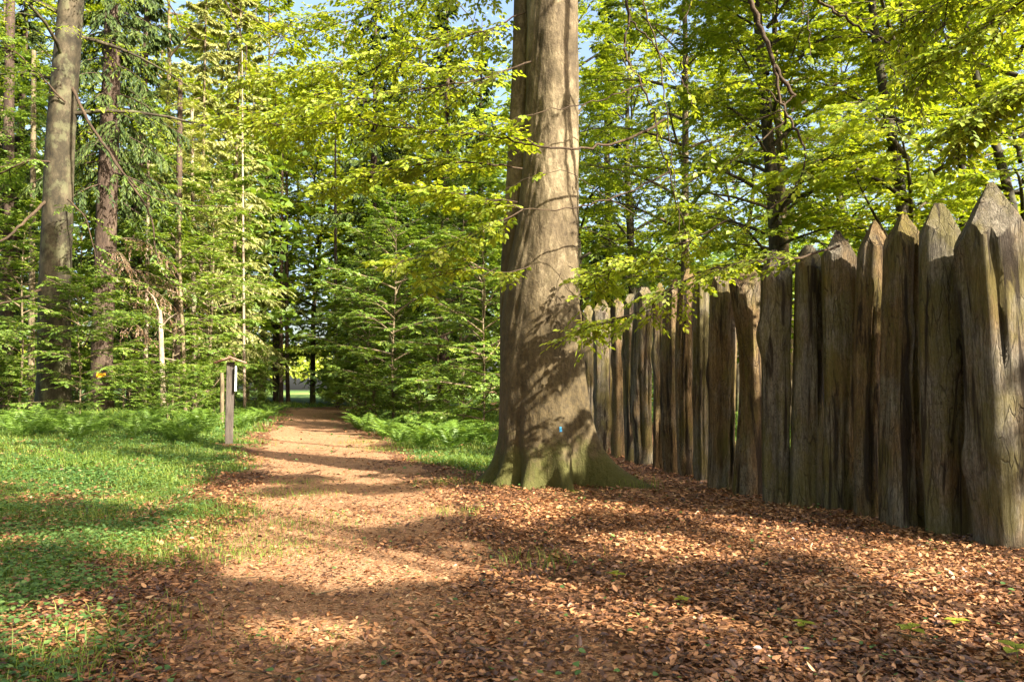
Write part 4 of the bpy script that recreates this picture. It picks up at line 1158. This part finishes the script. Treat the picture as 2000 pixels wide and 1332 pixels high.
# near branches of a beech at the right edge
base4 = np.array([9.4, 7.2, float(gh(9.4, 7.2))])
nb = hero_thing('beech_tree', 'near beech whose blurred bright leaves hang into the upper right corner', base4)
mb = MB(); trunk_mesh(mb, np.array([[0, 0, -.2], [.1, 0, 4], [.1, .1, 9], [.3, 0, 15]]), [.24, .21, .16, .05], 20, 9, flare=.3)
link('trunk', mb.mesh('trunk', M['grey_beech_bark']), nb)
HN = lambda *a, **k: hero_branch(nb, base4, *a, **k)
def from_trunk(z, *pts):
    return pts
for k, (zt, pts) in enumerate([
    (6.2, [(2130, -60, 7.4), (2040, -20, 7.6), (1960, 30, 7.8), (1880, 80, 8), (1800, 140, 8.2)]),
    (5.6, [(2150, 90, 7.4), (2060, 130, 7.5), (1985, 175, 7.7), (1925, 220, 7.9), (1870, 265, 8.1)]),
    (6.8, [(2140, -160, 7.4), (2040, -120, 7.6), (1940, -60, 7.8), (1850, 0, 8), (1790, 40, 8.2)])]):
    HN(pts, .016, .005, 400 + k, subs=15, twigs=182, slen=.6, tlen=.35, K=7, leaf=.085, tmin=.1)

# ------------------------------------------------------------------ ferns
def gen_fern(seed, n=11, L=1.0):
    """one mesh per frond: a stalk with leaflets on both sides"""
    rng = rngs(seed)
    out_ = []
    K = 22
    for k in range(n):
        az = k * 2 * math.pi / n + rng.normal(0, .25); ln = L * rng.uniform(.7, 1.15); el = rng.uniform(1.0, 1.42)
        s_ = np.linspace(0, 1, 9)[:, None]
        d_ = np.array([math.cos(az) * math.cos(el), math.sin(az) * math.cos(el), math.sin(el)])
        o_ = np.array([math.cos(az), math.sin(az), 0])
        P = (d_ * s_ * ln + o_ * .42 * s_ ** 2.2 * ln - UP * .34 * s_ ** 3 * ln)[None]
        mb = MB(); tubes(mb, P, .006, .002, 3)
        t = np.linspace(.16, .99, K)[None]
        p, T_ = poly_at(P, t)
        Hh = norm(np.cross(T_, UP))
        ll = (.24 * np.sin(np.clip(t * 1.02, 0, 1) ** .75 * math.pi) ** .8 + .015) * ln
        Nn = norm(np.cross(Hh, T_)); Nn = Nn * np.sign(Nn[..., 2:3] + 1e-6)
        for sg in (-1, 1):
            D = T_ * .45 + Hh * sg + rng.normal(0, .10, T_.shape) - UP * .10
            tint = np.clip(rng.normal(.5, .15, t.shape) + .2 * (t - .5), 0, 1)
            leaves(mb, p[0], D[0], Nn[0], ll[0], np.full(K, .030 * ln), tint[0], False, .1, .15)
        out_.append(mb.mesh('frond', M['fern']))
    return out_
FERNS = [gen_fern(61), gen_fern(62, 9, .85), gen_fern(63, 12, 1.0)]
def fern(px, py, label, group, s=1.0):
    rng = rngs(int(px * 7 + py))
    g = ground_at(px, py)
    f = FERNS[int(rng.integers(3))]
    t = empty('fern', g - np.array([0, 0, .02]), label, 'fern', group, float(rng.uniform(0, 6.28)), s * float(rng.uniform(.85, 1.2)))
    for fr in f: link('frond', fr, t)
rf = rngs(900)
for px, py in [(720, 842), (748, 850), (770, 838), (795, 852), (812, 842), (835, 856), (850, 844), (872, 858), (890, 846), (908, 862), (930, 850), (952, 866), (745, 832), (865, 836), (925, 838), (700, 832), (780, 862), (825, 868), (880, 872)]:
    fern(px, py + 8, 'green fern in the fern bed between the path and the big beech', 'ferns right of the path', .95)
for px, py in [(240, 836), (275, 842), (310, 850), (345, 846), (375, 838), (300, 834), (335, 862), (262, 858), (400, 850), (362, 866)]:
    fern(px, py, 'fern on the left bank between the yellow marked trunk and the signpost', 'ferns left of the signpost', .95)
for px, py in [(470, 838), (495, 830), (515, 822), (480, 820), (505, 815), (530, 812)]:
    fern(px, py, 'fern between the signpost and the path end', 'ferns right of the signpost', .9)
for px, py in [(60, 846), (90, 850), (130, 846), (165, 850), (195, 846), (20, 842), (40, 856), (150, 862)]:
    fern(px, py, 'fern at the foot of the curved grey beech', 'ferns around the left beech', .9)
G_SH = 'leafy shrubs under the trees'
for px, d_, s_, lab in [(330, 27, .9, 'rounded shrub behind the left ferns, in front of the pale snag'), (255, 31, 1.0, 'shrub right of the yellow marked trunk'), (385, 30, .9, 'shrub just left of the signpost'), (20, 31, 1.0, 'shrub low at the left edge'),
                        (420, 36, 1.1, 'shrub behind the signpost'), (500, 44, 1.2, 'shrub left of the path end'), (690, 36, 1.2, 'shrub on the right path edge before the bend'), (730, 28, 1.0, 'shrub at the left end of the fern bed'),
                        (820, 28, 1.0, 'shrub rising behind the middle of the fern bed'), (905, 27, 1.0, 'shrub behind the fern bed nearest the big beech'), (660, 50, 1.4, 'shrub beside the far end of the path'), (648, 64, 1.3, 'shrub right of the bright gap'), (160, 34, 1.1, 'shrub between the two left trunks')]:
    T('SH', px, d_, lab, G_SH, px * .1, s_)

# ------------------------------------------------------------------ far wood
def far_wood():
    rng = rngs(70)
    lf = MB()
    n = 520
    ang = rng.uniform(-.78, .78, n)
    d = rng.uniform(50, 105, n)
    x, y = np.tan(ang) * d, d
    pxs = x / y * F_PX + CX
    keep = (np.abs(pxs - 590) > 45 - .1 * d)
    x, y, d = x[keep], y[keep], d[keep]
    n = len(x)
    H_ = rng.uniform(.24, .46, n) * d * rng.uniform(.8, 1.1, n) * np.where(x / d > .08, .62, 1.0)
    KC, KL = 30, 8
    t = rng.uniform(0, 1, (n, KC)) ** .85
    R_ = (3.4 * np.sqrt(np.clip(1 - (t - .4) ** 2 / .45, .05, 1))) * rng.uniform(.6, 1.1, (n, 1))
    a = rng.uniform(0, 6.28, (n, KC)); q = np.sqrt(rng.uniform(.1, 1, (n, KC)))
    C = np.stack([x[:, None] + R_ * q * np.cos(a), y[:, None] + R_ * q * np.sin(a), gh(x, y)[:, None] + .5 + t * H_[:, None]], -1)
    P = (C[:, :, None, :] + rng.normal(0, 1, (n, KC, KL, 3)) * np.array([.75, .75, .3])).reshape(-1, 3)
    tint = np.clip(np.repeat(rng.uniform(.1, .9, n), KC * KL) + rng.normal(0, .15, n * KC * KL), 0, 1)
    pp = P[:, 0] / P[:, 1] * F_PX + CX; pz = HORIZON - (P[:, 2] - EYE) / P[:, 1] * F_PX
    ok = ~((np.abs(pp - 581) < 16) & (pz > 728)) & (P[:, 2] > .1)
    P, tint = P[ok], tint[ok]
    D = rng.normal(0, 1, P.shape); D[:, 2] *= .4
    Nn = rng.normal(0, .5, P.shape) + UP
    sz = rng.uniform(.4, .9, len(P))
    leaves(lf, P, D, Nn, sz, sz * .6, tint)
    o = link('far_woodland', lf.mesh('far_woodland', M['sapling_leaf']))
    tag(o, 'distant green wood closing the view behind all the trees', None, kind='stuff')
    # sunlit trees on the far side of the meadow
    lf = MB()
    n = 14000
    x = rng.uniform(-120, -40, n); y = rng.uniform(150, 175, n)
    top = 9 + 5 * vnoise(x, y * 0, .12, 4)
    z = rng.uniform(.3, 1, n) ** .8 * top
    P = np.stack([x, y, z], -1)
    sz = rng.uniform(.6, 1.3, n)
    leaves(lf, P, rng.normal(0, 1, P.shape), rng.normal(0, .6, P.shape) + np.array([.4, -.8, .5]), sz, sz * .6, np.clip(rng.normal(.8, .2, n), 0, 1))
    o = link('meadow_edge_trees', lf.mesh('meadow_edge_trees', M['beech_leaf_bright']))
    tag(o, 'bright hazy trees on the far side of the meadow', None, kind='stuff')
far_wood()

# ------------------------------------------------------------------ ground cover: litter, grass, low leaves
def scatter(rng, n, y0, y1, ypow, halfw=.72, extra=1.0):
    """positions inside the viewed wedge, denser towards the viewer"""
    u = rng.uniform(0, 1, n) ** ypow
    y = y0 + (y1 - y0) * u
    x = rng.uniform(-1, 1, n) * (y * halfw + extra)
    return x, y

def litter():
    rng = rngs(80)
    lf = MB()
    def lay(n, y0, y1, yp, size, dens, lift, full=True):
        x, y = scatter(rng, n, y0, y1, yp)
        k = rng.uniform(0, 1, n) < dens(x, y)
        x, y = x[k], y[k]; m = len(x)
        P = np.stack([x, y, gh(x, y) + .014 + rng.uniform(0, lift, m)], -1)
        a = rng.uniform(0, 6.28, m)
        D = np.stack([np.cos(a), np.sin(a), rng.normal(.04, .2, m)], -1)
        Nn = UP + rng.normal(0, .24, (m, 3))
        sz = size * rng.uniform(.4, 1.45, m)
        tint = np.clip(rng.beta(1.4, 2.4, m) + (vnoise(x, y, 2.2, 41) - .5) * .35, 0, 1)
        leaves(lf, P, D, Nn, sz, sz * rng.uniform(.38, .62, m), tint, full, rng.normal(.08, .3, m)[:, None], rng.normal(.12, .18, m)[:, None])
    def d_near(x, y):
        l, r = path_l(y), path_r(y)
        right = smooth(-.9, .5, x - r + (vnoise(x, y, 1.3, 11) - .5) * 1.6)
        left = smooth(-.4, .3, l - x + (vnoise(x, y, 1.4, 12) - .5)) * np.clip(1.0 - .85 * green_mask(x, y), .12, 1)
        on = .10 + .25 * smooth(6.5, 4, y) * vnoise(x, y, 1.1, 14)
        gr = np.clip(1 - .9 * green_mask(x, y), .1, 1)
        return np.clip(np.maximum(np.maximum(right * gr, left), on), 0, 1)
    lay(130000, 3.2, 9, 1.15, .046, d_near, .03)
    lay(90000, 8, 17, 1.05, .062, d_near, .025, False)
    lay(16000, 16, 34, 1.1, .11, d_near, .03, False)
    def d_path(x, y):
        return np.where((x > path_l(y) - .2) & (x < path_r(y) + .3), 1.0, .1)
    lay(80000, 3.2, 10, 1.2, .022, d_path, .006, False)
    lay(24000, 9, 24, 1.1, .032, d_path, .006, False)
    o = link('leaf_litter', lf.mesh('leaf_litter', M['litter']))
    tag(o, 'reddish brown fallen beech leaves covering the clearing and path edges', None, kind='stuff')
litter()

def twigs_on_ground():
    rng = rngs(85)
    mb = MB()
    n = 420
    x, y = scatter(rng, n, 3.3, 13, 1.1)
    k = x > path_l(y) - 1.5
    x, y = x[k], y[k]; n = len(x)
    a = rng.uniform(0, 6.28, n); L = rng.uniform(.06, .38, n)
    s = np.linspace(-.5, .5, 5)[None, :]
    bend = rng.normal(0, .15, n)[:, None] * (s ** 2) * L[:, None]
    X = x[:, None] + np.cos(a)[:, None] * s * L[:, None] - np.sin(a)[:, None] * bend
    Y = y[:, None] + np.sin(a)[:, None] * s * L[:, None] + np.cos(a)[:, None] * bend
    Z = gh(X, Y) + .03 + rng.uniform(0, .02, (n, 1)) + rng.normal(0, .06, (n, 1)) * s * L[:, None]
    tubes(mb, np.stack([X, Y, Z], -1), rng.uniform(.0015, .005, n), .001, 4)
    o = link('fallen_twigs', mb.mesh('fallen_twigs', M['thin_bark']))
    tag(o, 'thin dead twigs lying on the leaf litter', None, kind='stuff')
twigs_on_ground()

def grass_mesh():
    rng = rngs(81)
    mb = MB()
    def lay(n, y0, y1, yp, h, w, dens):
        x, y = scatter(rng, n, y0, y1, yp)
        k = rng.uniform(0, 1, n) < dens(x, y)
        x, y = x[k], y[k]; m = len(x)
        b = np.stack([x, y, gh(x, y) - .005], -1)
        a = rng.uniform(0, 6.28, m); hh = h * rng.uniform(.4, 1.25, m) * (.55 + .9 * vnoise(x, y, .8, 21)); ww = w * rng.uniform(.7, 1.3, m)
        s = np.stack([np.cos(a), np.sin(a), 0 * a], -1) * ww[:, None] / 2
        ln = np.stack([-np.sin(a), np.cos(a), 0 * a], -1) * (hh * rng.uniform(.2, 1.5, m))[:, None]
        z = UP * hh[:, None]
        V = np.stack([b - s, b + s, b + ln * .3 + z * .6 + s * .75, b + ln * .3 + z * .6 - s * .75, b + ln + z * rng.uniform(.75, 1.0, m)[:, None]], 1)
        i = (np.arange(m) * 5)[:, None]
        tint = np.clip(rng.normal(.5, .2, m) + (vnoise(x, y, .7, 23) - .5) * .5, 0, 1)
        mb.add(V.reshape(-1, 3), [i + np.array([[0, 1, 2, 3]]), i + np.array([[3, 2, 4]])], np.repeat(tint, 5))
    def dens(x, y):
        g = green_mask(x, y)
        c = vnoise(x, y, 1.6, 22)
        return np.clip(g * (.25 + 1.2 * smooth(.3, .75, c)), 0, 1) ** 1.2
    lay(200000, 3.3, 12, 1.0, .07, .006, dens)
    lay(150000, 11, 26, 1.0, .12, .013, dens)
    lay(50000, 24, 58, 1.0, .24, .03, dens)
    # stray tufts: on the path edge and in the litter
    for (px, py, h, nb) in [(575, 968, .10, 260), (560, 1030, .10, 300), (590, 945, .07, 150), (1055, 1103, .13, 90), (1250, 955, .22, 60), (870, 945, .09, 220), (885, 1003, .1, 120), (560, 1255, .05, 160), (245, 1225, .12, 160), (330, 1095, .16, 160), (200, 1020, .2, 160), (420, 1000, .14, 200), (90, 1300, .14, 120), (130, 1320, .16, 90), (550, 1078, .06, 300), (500, 1065, .06, 300), (470, 1085, .07, 260), (1130, 965, .06, 60), (1010, 950, .05, 60), (860, 900, .1, 200), (760, 880, .12, 300), (700, 866, .12, 200)]:
        g = ground_at(px, py)
        sp = .22 * math.sqrt(nb / 150)
        x = g[0] + rng.normal(0, sp * 1.2, nb); y = g[1] + rng.normal(0, sp, nb)
        m = nb
        b = np.stack([x, y, gh(x, y)], -1); a = rng.uniform(0, 6.28, m); hh = h * rng.uniform(.5, 1.2, m)
        s = np.stack([np.cos(a), np.sin(a), 0 * a], -1) * .003
        ln = np.stack([-np.sin(a), np.cos(a), 0 * a], -1) * (hh * rng.uniform(.3, 1.5, m))[:, None]; z = UP * hh[:, None]
        V = np.stack([b - s, b + s, b + ln * .3 + z * .6 + s * .75, b + ln * .3 + z * .6 - s * .75, b + ln + z * .9], 1)
        i = (np.arange(m) * 5)[:, None]
        mb.add(V.reshape(-1, 3), [i + np.array([[0, 1, 2, 3]]), i + np.array([[3, 2, 4]])], np.repeat(np.clip(rng.normal(.65, .2, m), 0, 1), 5))
    o = link('grass', mb.mesh('grass', M['grass']))
    tag(o, 'short green grass left of the path and in patches beside it', None, kind='stuff')
grass_mesh()

def cover():
    rng = rngs(82)
    mb = MB()
    def lay(n, y0, y1, yp, size, thr, full=True):
        x, y = scatter(rng, n, y0, y1, yp)
        g = green_mask(x, y) * smooth(thr - .2, thr + .2, vnoise(x, y, .9, 31)) + .012
        k = rng.uniform(0, 1, n) < g
        x, y = x[k], y[k]; m = len(x)
        P = np.stack([x, y, gh(x, y) + rng.uniform(.02, .09, m)], -1)
        a = rng.uniform(0, 6.28, m)
        D = np.stack([np.cos(a), np.sin(a), rng.normal(0, .2, m)], -1)
        sz = size * rng.uniform(.6, 1.3, m)
        leaves(mb, P, D, UP + rng.normal(0, .28, (m, 3)), sz, sz * .85, np.clip(rng.normal(.5, .22, m) + (vnoise(x, y, 1.2, 33) - .5) * .4, 0, 1), full, .2, .1)
    lay(110000, 3.3, 12, 1.0, .034, .35)
    lay(70000, 11, 24, 1.0, .06, .35, False)
    lay(30000, 22, 60, 1.0, .16, .3, False)
    o = link('ground_cover', mb.mesh('ground_cover', M['cover_leaf']))
    tag(o, 'low green herb leaves carpeting the left of the clearing', None, kind='stuff')
cover()

# small seedlings in the litter
def seedling(px, py, label, s=1.0, bright=True):
    g = ground_at(px, py)
    rng = rngs(int(px + py * 3))
    t = empty('seedling', g, label, 'seedling', 'seedlings in the leaf litter', float(rng.uniform(0, 6.28)), s)
    mb = MB(); P = np.array([[[0, 0, -.01], [.005, 0, .04], [0, .005, .075]]]); tubes(mb, P, .002, .0015, 4)
    link('stem', mb.mesh('stem', M['fern']), t)
    for k in range(4):
        a = k * 1.57 + rng.normal(0, .3)
        mb = MB(); leaves(mb, np.array([[0, 0, .07 - .008 * (k % 2)]]), np.array([[math.cos(a), math.sin(a), .15]]), np.array([[0, 0, 1.0]]), np.array([.07]), np.array([.055]), np.array([.8]), True)
        link('leaf', mb.mesh('leaf', M['beech_leaf_bright']), t)
seedling(1205, 1138, 'bright yellow green seedling in the middle of the leaf litter', 1.0)
seedling(1335, 1188, 'low seedling on a sunny streak, right of the brighter one', .9)
seedling(1570, 1240, 'seedling in the shade in front of the middle of the palisade', 1.0)
seedling(1780, 1258, 'broad seedling near the lower right corner', 1.3)
seedling(1870, 1235, 'bright seedling in the sunny streak below the palisade end', 1.0)
seedling(1985, 1305, 'leafy seedling cut by the lower right corner', 1.5)
